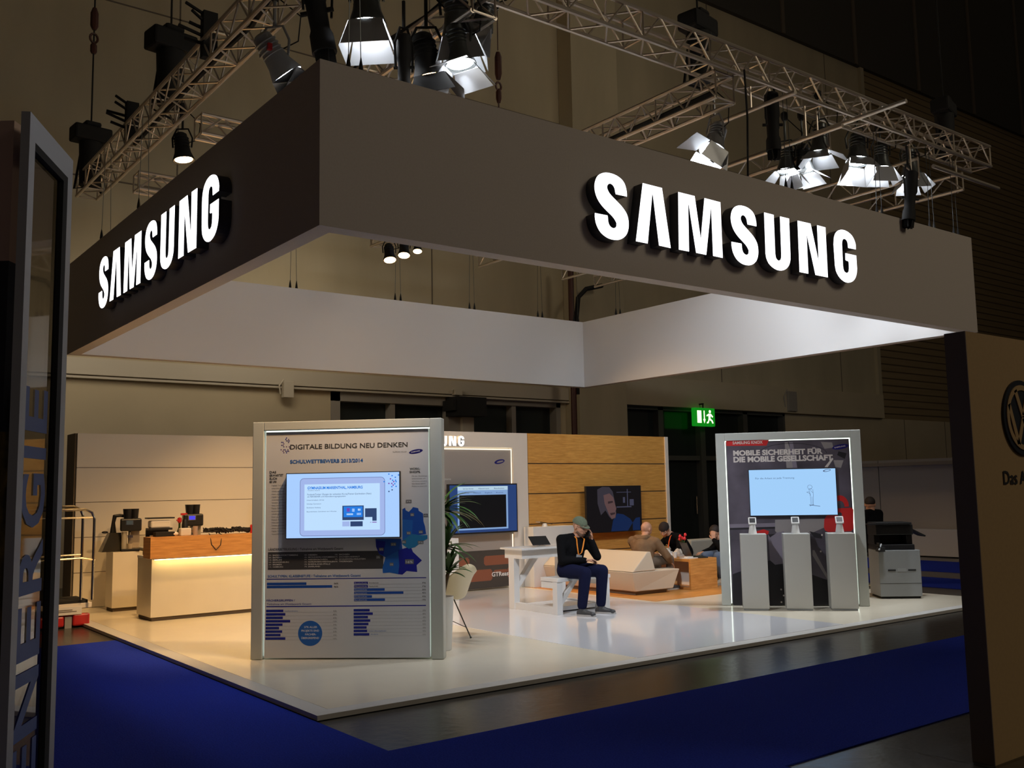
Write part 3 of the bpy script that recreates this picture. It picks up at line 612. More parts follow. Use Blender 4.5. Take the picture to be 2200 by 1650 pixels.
for i, xe in enumerate((1252, 1283, 1235, 1258, 1240, 1222, 1228, 1248)):
    y = 503+34*i; B2(1094, y, xe, y+24, 3); B2(1094, y+27, 1805, y+28, 7, 0.001); T2(('Politik', 'Informatik', 'Musik', 'Sport', 'Ethik', 'Latein', 'Technik', 'Projekt')[i], 1104, y+18, 100, 11, 4); T2('%d%%' % (5, 8, 4, 6, 5, 3, 3, 5)[i], 1775, y+18, 30, 12, 7)
T2('Gesellschaftslehre', 410, 528, 135, 11, 2); T2('Interdisziplinär', 1240, 724, 180, 11, 2); T2('Andere', 1262, 757, 72, 11, 2)
a, b_ = G1(665, 1362); po.prism([(a+0.118*math.cos(2*math.pi*i/40), b_+0.118*math.sin(2*math.pi*i/40)) for i in range(40)], fk, 0.003, 0.0036, 2)
for i, s in enumerate(('37% ALLER', 'PROJEKTE SIND', 'FÄCHER-', 'ÜBERGREIFEND')): T2(s, 605-28*(i % 2)+(10 if i == 2 else 0), 690+36*i, 130+46*(i % 2)-(20 if i == 2 else 0), 19, 8, 0.02)
# map of sixteen states, simplified
def poly1(pts, mi, d=0.003): po.prism([G1(*z1(x, y)) for x, y in pts], fk, d, d+0.0006, mi)
poly1([(1600, 945), (1625, 930), (1632, 955), (1660, 970), (1690, 940), (1700, 925), (1750, 935), (1755, 960), (1795, 985), (1800, 1060), (1815, 1110), (1825, 1180), (1690, 1200), (1600, 1210)], 4)
poly1([(1600, 1040), (1700, 1050), (1690, 1200), (1700, 1250), (1600, 1250)], 2, 0.0035)
poly1([(1690, 1180), (1760, 1190), (1838, 1190), (1838, 1225), (1790, 1250), (1720, 1305), (1660, 1320), (1600, 1280), (1600, 1240)], 6, 0.004)
poly1([(1345, 1225), (1590, 1225), (1600, 1320), (1540, 1370), (1440, 1400), (1380, 1370), (1350, 1300)], 4)
poly1([(1350, 1240), (1440, 1250), (1420, 1380), (1375, 1360), (1352, 1300)], 3, 0.0045)
poly1([(1440, 1400), (1560, 1340), (1570, 1480), (1560, 1560), (1480, 1545), (1415, 1550), (1412, 1500)], 2, 0.0035)
poly1([(1560, 1330), (1680, 1300), (1700, 1350), (1785, 1430), (1735, 1475), (1740, 1540), (1640, 1530), (1600, 1565), (1560, 1560)], 3, 0.003)
for x, y, w_, s in ((1632, 856, 55, '3%'), (1675, 982, 36, '5%'), (1800, 988, 42, '4%'), (1640, 1156, 40, '9%'), (1755, 1146, 40, '6%'), (1595, 1240, 40, '8%'), (1745, 1244, 55, '7%'), (1490, 1262, 50, '21%'), (1378, 1310, 44, '5%'), (1350, 1384, 40, '2%'), (1480, 1452, 36, '11%')):
    a, b_ = z1(x, y); c_, d_ = z1(x+w_, y+30); R1(a, b_, c_, d_, 7, 0.0052); T(s, x+6, y+24, w_-12, 16, 8)
a, b_ = z1(1625, 1420); c_, d_ = z1(1708, 1465); R1(a, b_, c_, d_, 7, 0.0052); T('16%', 1634, 1456, 64, 24, 8, 0.01)
random.seed(3)
for i in range(42):
    gx, gy = random.randint(0, 8), random.randint(0, 10); X = 420+gx*13+(gy % 2)*6; Y = 265+gy*14
    if abs(gx-5)+abs(gy-5)*0.7 < 5.5:
        a, b_ = z1(X, Y); R1(a, b_, a+2.2, b_+2.4, (9, 3, 10)[i % 3], 0.002)
po.build('poster', inks, k1)
def kiosk_tv(K, G, label, c0, c1, c2, c3):
    (x0, zt), (x1, _), (_, zb) = G(*c0), G(*c1), G(*c2)
    t = thing('kiosk_screen', label, 'screen', ((x0+x1)/2, 0, (zt+zb)/2)); 
    w_, h_ = x1-x0, zt-zb
    return t, w_, h_
def place_on(K0, ang, u, z, off):
    d = Vector((math.cos(ang), math.sin(ang), 0)); n = Vector((-d.y, d.x, 0)); p = Vector(K0)+d*u+n*off; return (p.x, p.y, z)
def tv(label, P0, ang, G, c0, c1, c2):
    (x0, zt), (x1, _), (_, zb) = G(*c0), G(*c1), G(*c2); w_, h_ = x1-x0, zt-zb
    t = thing('kiosk_screen', label, 'screen', place_on(P0, ang, (x0+x1)/2, (zt+zb)/2, -0.035), ang)
    MB().box(-w_/2, 0.0, -h_/2, w_/2, 0.045, h_/2).build('housing', m_black, t, bevel=0.003)
    MB().box(-0.2, 0.045, -0.15, 0.2, 0.077, 0.15).build('mount', m_matt, t)
    return t, w_, h_
t1, w1, h1 = tv('wide bright screen on the school contest kiosk showing a tablet drawing', K1P, K1A, G1, (617, 1017), (861, 1011), (615, 1158))
im = MB(); fn = panel_fn(t1); bez = 0.008
eb = glow('screen_sky', (0.40, 0.62, 1.0, 1), 1.0); eb2 = glow('tablet_body', (0.36, 0.47, 0.82, 1), 1.0); eb3 = glow('tablet_page', (0.52, 0.74, 1.0, 1), 1.0); eb4 = glow('tablet_outline', (0.16, 0.2, 0.42, 1), 1); eb5 = glow('page_ink', (0.03, 0.06, 0.16, 1), 1); eb6 = glow('page_blue', (0.02, 0.2, 0.75, 1), 1); eb7 = glow('pixel_purple', (0.2, 0.03, 0.35, 1), 1)
Q(im, -w1/2+bez, -h1/2+bez, w1/2-bez, h1/2-bez, 0, 0, fn)
def tvx(X, Y):   # enlarged-view point -> screen coordinates
    return ((X-515)/(1588-515)-0.5)*w1, (0.5-(Y-(600-24*(X-515)/1073))/(1222-600-0*(X)))*h1
def rr(x0, z0, x1, z1, r, n=5):
    pts = []
    for cx_, cz_, a0_ in ((x1-r, z0+r, -90), (x1-r, z1-r, 0), (x0+r, z1-r, 90), (x0+r, z0+r, 180)):
        for i in range(n+1): t_ = math.radians(a0_+90*i/n); pts.append((cx_+r*math.cos(t_), cz_+r*math.sin(t_)))
    return pts
x0, z0 = tvx(648, 1195); x1_, z1_ = tvx(1448, 630); im.prism(rr(x0, z0, x1_, z1_, 0.04), fn, 0.001, 0.0015, 3); im.prism(rr(x0+.005, z0+.005, x1_-.005, z1_-.005, 0.036), fn, 0.002, 0.0025, 1)
x0, z0 = tvx(692, 1140); x1_, z1_ = tvx(1400, 690); Q(im, x0, z0, x1_, z1_, 2, 0.003, fn)
def TT(s, X, Y, W, Hh, mi, bold=0.0):
    a, b_ = tvx(X, Y); put_text(im, s, fn, a, b_, Hh/622*h1, mi, width=W/1073*w1, bold=bold, d=0.004)
TT('GYMNASIUM MARIENTHAL, HAMBURG', 720, 752, 520, 26, 5, 0.03)
TT('Teilnehmer: Klasse 9c', 722, 768, 115, 9, 4)
TT('Facebook/Twitter: Übungen der weltweiten IKu-topThemen Querlesebaro (Nato)', 720, 808, 600, 16, 4); TT('als FERNSEHER und Datenübertragungssystem', 720, 828, 360, 14, 4)
TT('Unterrichtsfach: 24 Std.', 715, 860, 165, 11, 4); TT('Schultyp: Gymnasium', 715, 895, 135, 11, 4); TT('Bundesland: Hamburg', 715, 930, 130, 11, 4); TT('Besonderheiten: Zeitrahmen von 4 Wochen', 715, 968, 280, 11, 4)
for (a, b_, c_, d_, mi) in ((1050, 900, 1250, 1040, 4), (1062, 908, 1240, 1012, 5), (1262, 925, 1370, 1045, 4), (1125, 1048, 1240, 1098, 4), (1256, 1008, 1330, 1090, 2), (1262, 1030, 1320, 1045, 4), (1050, 1050, 1118, 1098, 1), (1090, 925, 1120, 960, 6), (1140, 930, 1165, 960, 0), (1195, 930, 1220, 950, 2), (1185, 970, 1225, 990, 0), (1090, 975, 1150, 992, 2), (1310, 1052, 1370, 1060, 6)):
    x0, z0 = tvx(a, d_); x1_, z1_ = tvx(c_, b_); Q(im, x0, z0, x1_, z1_, mi, 0.0045+0.0003*(mi != 4), fn)
random.seed(5)
for X, Y, k in ((1485, 597, 5), (1515, 612, 5), (1545, 627, 5), (1575, 605, 5), (1500, 642, 6), (1520, 655, 5), (1547, 655, 5), (1530, 668, 6), (1552, 668, 5), (1485, 685, 6), (1512, 685, 6), (1540, 688, 5), (1525, 700, 6), (1552, 712, 5), (1512, 715, 5), (1515, 745, 4), (1485, 760, 4), (1440, 668, 5)):
    a, b_ = tvx(X, Y+8); Q(im, a-.006, b_-.006, a+.006, b_+.006, k, 0.004, fn)
im.build('display', [eb, eb2, eb3, eb4, eb5, eb6, eb7], t1)
# second kiosk
K2P, K2A = (6.905, 2.2625, 0.003), math.atan2(-1.394, 1.222)
k2 = kiosk('white-framed kiosk with red padlock poster on mobile security, right of the sofa', K2P, K2A, 1.856, 2.27, 0.12, 0.125, 0.10)
G2 = plane_map(K2P, K2A)
ik2 = [None, mat('poster_plum', (0.10, 0.085, 0.11, 1), 0.4, noise=0.55, nscale=1.8), mat('ink_red', (0.62, 0.02, 0.02, 1), 0.45), mat('ink_cream', (0.70, 0.64, 0.60, 1), 0.5), m_blu, mat('ink_shadow', (0.015, 0.013, 0.018, 1), 0.5), mat('ink_lilac', (0.22, 0.19, 0.24, 1), 0.5), mat('ink_steel', (0.30, 0.27, 0.27, 1), 0.5)]
ik2[0] = ik2[1]
po = MB(); po.box(0.138, 0.020, 0.012, 1.856-0.143, 0.07, 2.27-0.118, 0)
z3 = lambda X, Y: (1450+X/3.6667, 880+Y/3.6667)
def Pz(pts, mi, d=0.002): po.prism([G2(*z3(x, y)) for x, y in pts], fk, d, d+0.0006, mi)
def T3(s, X, Y, W, Hh, mi, bold=0.0, d=0.006, rot=0):
    (x, z), (x1, _), (_, zt) = G2(*z3(X, Y)), G2(*z3(X+W, Y)), G2(*z3(X, Y-Hh)); put_text(po, s, fk, x, z, abs(zt-z), mi, width=abs(x1-x), bold=bold, d=d, rot=rot)
Pz([(403, 240), (742, 240), (722, 285), (405, 288)], 2, 0.003); T3('SAMSUNG KNOX', 455, 275, 238, 24, 3, 0.025)
T3('MOBILE SICHERHEIT FÜR', 460, 364, 706, 40, 3, 0.045); T3('DIE MOBILE GESELLSCHAFT', 462, 416, 785, 42, 3, 0.045)
a, b_ = G2(*z3(1305, 294)); oval(po, fk, a, b_, 0.105, 0.032, 4, tilt=0.16, d=0.004); put_text(po, 'SAMSUNG', fk, a-0.075, b_-0.018, 0.016, 3, width=0.14, bold=0.02, d=0.006, rot=0.16)
# machinery shapes of the poster photograph
Pz([(430, 905), (790, 895), (790, 925), (432, 935)], 6); Pz([(432, 935), (790, 925), (790, 940), (433, 950)], 5)
Pz([(790, 870), (1180, 862), (1180, 930), (1020, 1000), (850, 1010), (790, 960)], 7, 0.001)
Pz([(735, 985), (860, 960), (860, 1215), (790, 1225), (750, 1190)], 6, 0.0012)
Pz([(1085, 1110), (1100, 1110), (1205, 1310), (1205, 1345), (1085, 1150)], 7, 0.003)
Pz([(1060, 960), (1160, 985), (1160, 1020), (1100, 1010)], 5, 0.003); Pz([(735, 985), (800, 975), (750, 1010)], 5, 0.003)
Pz([(750, 1190), (860, 1225), (1200, 1345), (1220, 1540), (460, 1545), (455, 1300)], 5, 0.0008)
Pz([(865, 260), (890, 258), (960, 460), (880, 462)], 7, 0.0012); Pz([(900, 256), (930, 256), (965, 460), (930, 460)], 6, 0.0014)
Pz([(1150, 255), (1240, 260), (1250, 300), (1180, 310)], 7, 0.0012); Pz([(1290, 330), (1355, 345), (1340, 390), (1280, 360)], 5, 0.0012); Pz([(1250, 400), (1330, 400), (1310, 460), (1265, 455)], 7, 0.0012); Pz([(1205, 455), (1180, 455), (1240, 380), (1250, 390)], 3, 0.0016)
for i in range(24):
    t_ = math.pi*(0.02+0.96*i/24); t2 = math.pi*(0.02+0.96*(i+1)/24); cxx, cyy = 930, 350
    Pz([(cxx-270*math.cos(t_), cyy-85*math.sin(t_)), (cxx-270*math.cos(t2), cyy-85*math.sin(t2)), (cxx-266*math.cos(t2), cyy-81*math.sin(t2)), (cxx-266*math.cos(t_), cyy-81*math.sin(t_))], 5, 0.002)
# padlock
body = [(1190, 845), (1178, 870), (1175, 930), (1185, 955), (1210, 967), (1390, 960), (1408, 940), (1408, 790), (1395, 775), (1270, 780)]
Pz(body, 2, 0.003)
sh = []
for i in range(17): t_ = math.pi*i/16; sh.append((1300-72*math.cos(t_), 765-88*math.sin(t_)))
shi = [(1300+38*math.cos(math.pi*i/16), 768-48*math.sin(math.pi*i/16)) for i in range(17)]
Pz(sh+shi, 2, 0.0032)
Pz([(1282, 820), (1300, 808), (1318, 820), (1316, 850), (1325, 905), (1275, 905), (1285, 850)], 1, 0.0045)
Pz([(640, 962), (700, 945), (742, 960), (735, 985), (650, 985)], 2, 0.003)
for i, (x, y) in enumerate(((838, 1420), (858, 1468), (840, 1520), (1150, 1120), (1160, 990))): a, b_ = G2(*z3(x, y)); po.prism([(a+0.012*math.cos(t_), b_+0.012*math.sin(t_)) for t_ in [k*math.pi/4 for k in range(8)]], fk, 0.004, 0.0046, 3)
po.build('poster', ik2, k2)
t2, w2, h2 = tv('wide pale blue screen on the padlock kiosk showing a small line figure', K2P, K2A, G2, (1607, 1009), (1795, 1007), (1609, 1109))
im = MB(); fn = panel_fn(t2)
ec = glow('screen_cyan', (0.36, 0.62, 0.95, 1), 1.0); ed = glow('screen_line', (0.08, 0.12, 0.22, 1), 1)
Q(im, -w2/2+bez, -h2/2+bez, w2/2-bez, h2/2-bez, 0, 0, fn)
def t2x(X, Y): return ((X-573)/(1268-573)-0.5)*w2, (0.5-(Y-466)/(838-466))*h2
def T4(s, X, Y, W, Hh, mi): a, b_ = t2x(X, Y); put_text(im, s, fn, a, b_, Hh/372*h2, mi, width=W/695*w2, d=0.002)
T4('Für die Arbeit ist jede Trennung', 628, 545, 310, 14, 1)
a, b_ = t2x(1197, 486); oval(im, fn, a, b_, 0.05, 0.016, 1, tilt=0.17, d=0.001); oval(im, fn, a+.004, b_, 0.036, 0.009, 0, tilt=0.17, d=0.002)
def line2(p, q, w_=2.2):
    (ax, az), (bx_, bz) = t2x(*p), t2x(*q); dx, dz = bx_-ax, bz-az; l = math.hypot(dx, dz) or 1; k = w_/695*w2/2/l
    im.prism([(ax-dz*k, az+dx*k), (ax+dz*k, az-dx*k), (bx_+dz*k, bz-dx*k), (bx_-dz*k, bz+dx*k)], fn, 0.001, 0.0014, 1)
for i in range(14): t_ = 2*math.pi*i/14; t_2 = 2*math.pi*(i+1)/14; line2((1057+18*math.cos(t_), 614+16*math.sin(t_)), (1057+18*math.cos(t_2), 614+16*math.sin(t_2)))
for p, q in (((1045, 632), (1072, 630)), ((1050, 632), (1058, 690)), ((1080, 632), (1082, 680)), ((1058, 690), (1060, 752)), ((1082, 680), (1078, 752)), ((1070, 690), (1070, 752)), ((1050, 650), (1030, 655)), ((1030, 655), (1060, 665)), ((1050, 660), (1062, 680)), ((1060, 640), (1080, 660))): line2(p, q)
line2((1045, 754), (1130, 766), 4); line2((1050, 762), (1082, 752), 4)
im.build('display', [ec, ed], t2)
# pedestals with watches
m_ped = mat('pedestal_white', (0.44, 0.43, 0.39, 1), 0.5)
d2 = Vector((math.cos(K2A), math.sin(K2A), 0)); n2 = Vector((-d2.y, d2.x, 0))
ped_lab = ('left pedestal of the three under the padlock poster', 'middle pedestal of the three under the padlock poster', 'right pedestal of the three under the padlock poster')
pp0 = None
for i, (xa, xb) in enumerate(((1597, 1654), (1690, 1749), (1786, 1847))):
    A = at(xa, 1312, z=0); B_ = at(xb, 1312, z=0); mid = (A+B_)/2; wd = 0.325
    if pp0 is None:
        pp0 = thing('display_pedestal', 'tall plain white display '+ped_lab[0], 'pedestal', (mid.x, mid.y, 0.003), K2A, 'white watch pedestals')
        MB().box(-wd/2, 0.0, 0.02, wd/2, wd, 0.948).build('column', m_ped, pp0, bevel=0.003)
        MB().box(-wd/2+0.01, 0.01, 0.0, wd/2-0.01, wd-0.01, 0.02).build('plinth', m_grey, pp0)
        p = pp0
    else:
        p = copy_tree(pp0); p.location = (mid.x, mid.y, 0.003); p['label'] = 'tall plain white display '+ped_lab[i]
    mz = mid + n2*(wd*0.45)
    if i == 0:
        wt0 = thing('watch_display', 'small white watch on a cone stand on the left pedestal', 'watch', (mz.x, mz.y, 0.951), K2A, 'watches on pedestals')
        MB().lathe([(0.055, 0), (0.04, 0.09), (0.028, 0.14), (0.0, 0.14)]).build('stand', m_white, wt0, smooth=True)
        R_ = Matrix.Rotation(math.radians(-38), 4, 'X') 
        MB().box(-0.05, -0.012, -0.052, 0.05, 0.012, 0.052, xf=Matrix.Translation((0, -0.02, 0.165)) @ R_).build('watch_body', m_white, wt0, bevel=0.006)
        MB().box(-0.036, -0.0135, -0.036, 0.036, -0.0122, 0.036, xf=Matrix.Translation((0, -0.02, 0.165)) @ R_).build('watch_face', m_black, wt0)
        wtt = wt0
    else: wtt = copy_tree(wt0); wtt.location = (mz.x, mz.y, 0.951); wtt['label'] = 'small white watch on a cone stand on the %s pedestal' % ('middle', 'right')[i-1]
# ================================================================== RIGGING OVER THE STAND
def truss(label, p0, p1, s=0.29, bay=0.5, group=None, name='lighting_truss', cr=0.024, br=0.011, square=True):
    p0 = Vector(p0); p1 = Vector(p1); d = (p1-p0).normalized(); sd = Vector((-d.y, d.x, 0)); up = Vector((0, 0, 1)); Ln = (p1-p0).length
    t = thing(name, label, 'truss', p0, 0, group)
    offs = [(-s/2, 0), (s/2, 0), (-s/2, s), (s/2, s)] if square else [(0, 0), (0, s)]
    for a, b_ in offs:
        o = sd*a+up*b_; MB().cyl(o, o+d*Ln, cr, seg=8).build('chord', m_alu, t, smooth=True)
    n = max(1, round(Ln/bay)); h = Ln/n; lt = MB()
    faces = [(0, 1), (2, 3), (0, 2), (1, 3)] if square else [(0, 1)]
    for i in range(n):
        for k, (a, b_) in enumerate(faces):
            A = sd*offs[a][0]+up*offs[a][1]; B_ = sd*offs[b_][0]+up*offs[b_][1]
            lt.cyl(A+d*(h*i), B_+d*(h*(i+.5)), br, seg=5, cap=False); lt.cyl(B_+d*(h*(i+.5)), A+d*(h*(i+1)), br, seg=5, cap=False)
            if i % 2 == 0: lt.cyl(A+d*(h*i), B_+d*(h*i), br, seg=5, cap=False)
    for a, b_ in faces:
        A = sd*offs[a][0]+up*offs[a][1]; B_ = sd*offs[b_][0]+up*offs[b_][1]
        lt.cyl(A, B_, br, seg=5); lt.cyl(A+d*Ln, B_+d*Ln, br, seg=5)
    lt.build('lattice', m_alu, t, smooth=True)
    return t
TZ = 6.0
truss('long left box truss running over the left fascia towards the back', (0.305, -0.2, TZ), (0.305, 8.45, TZ))
truss('long front box truss running over the right-hand fascia', (0.55, 0.14, TZ), (10.35, 0.14, TZ))
truss('short box truss crossing the stand behind the two bright floodlights', (1.55, 0.0, 5.68), (1.55, 7.6, 5.68), 0.24, 0.5)
truss('box truss crossing the middle, descending behind the first big S', (4.75, 0.05, 5.68), (4.75, 7.6, 5.68), 0.29, 0.45)
truss('flat ladder truss right of the black profile spot above letters S and U', (6.68, 0.1, 5.55), (6.68, 7.4, 5.55), 0.24, 0.5, square=False)
truss('flat ladder truss above the far right corner, left of the last lamps', (8.62, 0.1, 5.55), (8.62, 7.4, 5.55), 0.26, 0.5, square=False)
truss('flat ladder truss at the far right end under the main truss', (9.45, -0.05, 5.5), (9.45, 7.4, 5.5), 0.22, 0.5, square=False)
truss('low cross truss behind the left truss, nearer the single warm lamp', (0.45, 4.05, 5.62), (9.4, 4.05, 5.62), 0.22, 0.5)
truss('low cross truss behind the left truss, farther one near its end', (0.45, 6.45, 5.62), (9.4, 6.45, 5.62), 0.22, 0.5)
def pipe(label, p0, p1, r=0.025):
    mb = MB().cyl(p0, p1, r, seg=10)
    if p0[2] > 5.3:
        for k in (.15, .85):
            q = Vector(p0).lerp(Vector(p1), k); q.y = .14 if abs(q.y) < 1.2 else q.y; mb.cyl(q+Vector((0, 0, .01)), (q.x, q.y, 5.99), .012, seg=6)
    return tag(mb.build('rigging_pipe', m_alu, smooth=True), label, 'pipe')
pipe('short scaffold pipe holding the silver floodlight right of the middle truss', (5.29, -0.45, 5.72), (5.29, 0.75, 5.72))
pipe('scaffold pipe behind the black profile spot over letters S and U', (6.27, -0.35, 5.6), (6.27, 6.9, 5.6))
pipe('scaffold pipe poking out above the front truss on the right', (6.5, -1.0, 5.72), (6.5, 0.4, 5.72))
pipe('long scaffold pipe at the far right end carrying the last lamp', (8.25, -0.3, 5.52), (9.9, -0.3, 5.52))
pipe('scaffold pipe along the top edge inside the front fascia', (0.9, 0.24, 4.93), (9.3, 0.24, 4.93), 0.02)
for i, (x0, x1) in enumerate(((0.4, 1.9), (2.4, 3.4))):
    pass
# chain hoists in black covers
def hoist(label, px, py, z, size=1.0, hook=True, sling=0.35):
    c = at(px, py, z=z); t = thing('chain_hoist', label, 'hoist', c, math.radians(random.uniform(-10, 15)))
    s = size
    MB().box(-.28*s, -.16*s, -.02, .28*s, .16*s, .22*s).box(-.12*s, -.13*s, .22*s, .12*s, .13*s, .30*s).build('motor_cover', m_matt, t, bevel=0.03)
    MB().lathe([(.15*s, -.70*s), (.16*s, -.3*s), (.17*s, -.02)], seg=10).build('chain_bag', m_matt, t, smooth=True)
    ch = MB(); ch.tube([(0, 0, .28*s), (0, 0, 7)], 0.012, 6); ch.build('chain', m_matt, t)
    sl = MB(); sl.tube([(-.1, .05, -.02), (-.18, .1, -.75*s), (.12, 0, 6.12-c.z if 6.12-c.z < -.6 else -.8)], 0.018, 6); sl.tube([(.1, .05, -.02), (.2, .1, -.75*s), (.12, 0, 6.12-c.z if 6.12-c.z < -.6 else -.8)], 0.018, 6); sl.build('sling', m_matt, t)
    if hook:
        h = MB(); hz = 1.55*s; h.lathe([(.03, 0), (.06, .06), (.06, .25), (.03, .34)], (0, 0, hz+.25), seg=8)
        h.tube([(0.055*math.cos(a), 0, hz+.12+0.07*math.sin(a)) for a in [i*math.pi/6 for i in range(-2, 10)]], 0.018, 6); h.lathe([(.03, 0), (.05, .03), (.05, .12), (.03, .16)], (0, 0, hz-.12), seg=8)
        h.build('hook', m_pipe, t, smooth=True)
    return t
hoist('black covered chain hoist at the back end of the left truss', 195, 305, 6.75, 0.95)
hoist('black covered chain hoist halfway up the left truss', 367, 110, 7.0, 1.0)
hoist('black covered chain hoist over the middle of the front truss', 1500, 70, 6.78, 0.85)
hoist('dim black chain hoist over the far right end of the front truss', 2028, 245, 6.8, 0.8, False)
# free hanging hook assembly in mid picture
c = at(1070, 130, z=7.6); hk = MB(); hk.tube([(0, 0, 4), (0, 0, .15)], 0.008, 5); hk.lathe([(.03, -.28), (.05, -.2), (.05, .05), (.03, .12)], seg=8)
hk.tube([(0.045*math.cos(a), 0, -.38+0.06*math.sin(a)) for a in [i*math.pi/6 for i in range(-2, 10)]], 0.016, 6); hk.lathe([(.025, -.62), (.04, -.56), (.04, -.46), (.02, -.42)], seg=8); hk.tube([(0, 0, -.6), (0, 0, 5.2-c.z)], 0.012, 5)
tag(hk.build('chain_hook', m_pipe, smooth=True, loc=c), 'red-brown rigging hook on a thin chain left of the front truss', 'hook')
# steel suspension clamps in pairs on top of the fascia ring, with wires
cl0 = None
spots = []
for px in (630, 855, 1014, 1160, 1237): p = at(px, 640 if px < 700 else 665, y=7.9); spots.append((p.x, 7.9, 'back side, seen under the front edge'))
def clamp_pair(x, y, lab, grp='wire clamp pairs on the fascia ring'):
    global cl0
    if cl0 is None:
        cl0 = thing('wire_clamp', lab, 'clamp', (x, y, ZT), 0, grp)
        for k in (-0.055, 0.055):
            g = MB(); g.lathe([(.018, 0), (.022, .02), (.015, .08), (.004, .14)], (k, 0, 0), seg=8); g.build('turnbuckle', m_matt, cl0, smooth=True)
            MB().tube([(k, 0, .13), (k*.6, 0, 1.15)], 0.004, 4).build('wire', m_lampgrey, cl0)
        return cl0
    c = copy_tree(cl0); c.location = (x, y, ZT); c['label'] = lab; return c
names = ('first', 'second', 'third', 'fourth', 'fifth')
for i, (x, y, l) in enumerate(spots): clamp_pair(x, y, '%s pair of black wire clamps from the left on the rear fascia edge' % names[i])
for i, px in enumerate((762, 1690, 1880, 1990, 2040)):
    p = at(px, 300, y=0.08) if px != 762 else at(px, 150, y=0.08)
    clamp_pair(p.x, 0.08, '%s pair of black wire clamps from the left on the front fascia edge' % names[i])
for i, (px, py) in enumerate(((228, 500), (309, 425))):
    p = at(px, py, x=0.08); clamp_pair(0.08, p.y, '%s pair of black wire clamps on the left fascia edge' % ('farther', 'nearer')[i])
clamp_pair(9.58, 6.9, 'pair of black wire clamps on the right fascia side near the inner corner')
# ---- stage lamps
def frame_for(aim):
    z = Vector(aim).normalized(); x = Vector((0.8, -0.6, 0)); x = (x-z*x.dot(z)).normalized(); y = z.cross(x)
    return Matrix((x, y, z)).transposed()
def barn_lamp(label, pos, target, kind='cool', s=1.0, doors=(50, 50, 35, 35), energy=300, angle=60, color=None, hang=0.55, on=True, body=None, spin=0, group=None, grey=True, body_aim=None):
    """flood with four barn doors; pos = lens centre"""
    pos = Vector(pos); aim = Vector(body_aim) if body_aim else Vector((.02, .16, -1)); R3 = frame_for(aim); X = Matrix.Translation(pos) @ R3.to_4x4() @ Matrix.Rotation(math.radians(spin), 4, 'Z')
    t = thing('stage_floodlight', label, 'stage light', pos, 0, group); T_ = Matrix.Translation(-pos) @ X
    bm = body or m_lampgrey
    def tr(mb): mb.v = [T_ @ v for v in mb.v]; return mb
    h = MB(); h.lathe([(.05*s, -.36*s), (.075*s, -.34*s), (.085*s, -.20*s), (.10*s, -.10*s), (.125*s, -.03*s), (.135*s, 0), (.128*s, 0.002), (.11*s, -.02*s), (.10*s, -.021*s)], seg=22)
    for k in range(5): h.lathe([(.088*s, -(.14+.035*k)*s), (.094*s, -(.147+.035*k)*s), (.088*s, -(.154+.035*k)*s)], seg=18)
    tr(h).build('housing', bm, t, smooth=True)
    tr(MB().lathe([(.108*s, -.012*s), (.06*s, -.006*s), (0.001, -.004*s)], seg=22)).build('lens', (m_cool_lens if kind == 'cool' else m_warm_lens) if on else m_glass, t, smooth=True)
    for k in range(4):
        if doors[k] is None: continue
        a = math.radians(90*k); w0, w1, l = .112*s, .165*s, .21*s
        tl = math.radians(doors[k]); dx = lambda r, z: Vector((r*math.cos(a), r*math.sin(a), z)); tn = Vector((-math.sin(a), math.cos(a), 0))
        r0 = .118*s; r1 = r0+l*math.cos(tl); z1 = l*math.sin(tl)
        vs = [dx(r0, .004*s)-tn*w0, dx(r0, .004*s)+tn*w0, dx(r1, z1)+tn*w1, dx(r1, z1)-tn*w1]
        nn = (vs[1]-vs[0]).cross(vs[3]-vs[0]).normalized()*0.0022
        m_ = MB(); m_.add([v+nn for v in vs]+[v-nn for v in vs], [(0,1,2,3), (7,6,5,4), (0,4,5,1), (1,5,6,2), (2,6,7,3), (3,7,4,0)])
        tr(m_).build('barn_door', m_door if grey else m_matt, t)
    # yoke and clamp: hangs from a point straight above
    cen = Vector(T_ @ Vector((0, 0, -.17*s))); top = Vector((cen.x, cen.y, cen.z+.24*s)); sx = (T_.to_3x3() @ Vector((1, 0, 0))).normalized()
    sx.z = 0; sx = sx.normalized() if sx.length > .01 else Vector((1, 0, 0))
    y_ = MB(); y_.tube([cen-sx*.115*s, cen-sx*.125*s+Vector((0, 0, .12*s)), top-sx*.07*s, top, top+sx*.07*s, cen+sx*.125*s+Vector((0, 0, .12*s)), cen+sx*.115*s], 0.011*s, 6)
    y_.tube([top, top+Vector((0, 0, max(.06, hang)))], 0.014*s, 6); y_.build('yoke', bm, t, smooth=True)
    ct = top+Vector((0, 0, max(.06, hang))); MB().lathe([(.03, -.04), (.045, 0), (.045, .05), (.02, .07)], ct, seg=8).build('clamp', m_matt, t, smooth=True)
    cb = MB(); cb.tube([cen+Vector((.02, .02, .05)), cen+sx*.2*s+Vector((0, 0, .1*s)), cen+sx*.22*s+Vector((0, 0, .3*s)), ct+Vector((.03, 0, 0))], .007, 5); cb.build('power_cable', m_matt, t)
    if on and energy:
        bp = aim.normalized()*0.24*s; l_ = lamp('SPOT', 'lamp_beam', pos+bp, target, energy, color or (COOL if kind == 'cool' else WARM), 0.08, angle, 0.8); l_.parent = t; l_.location = bp
    return t
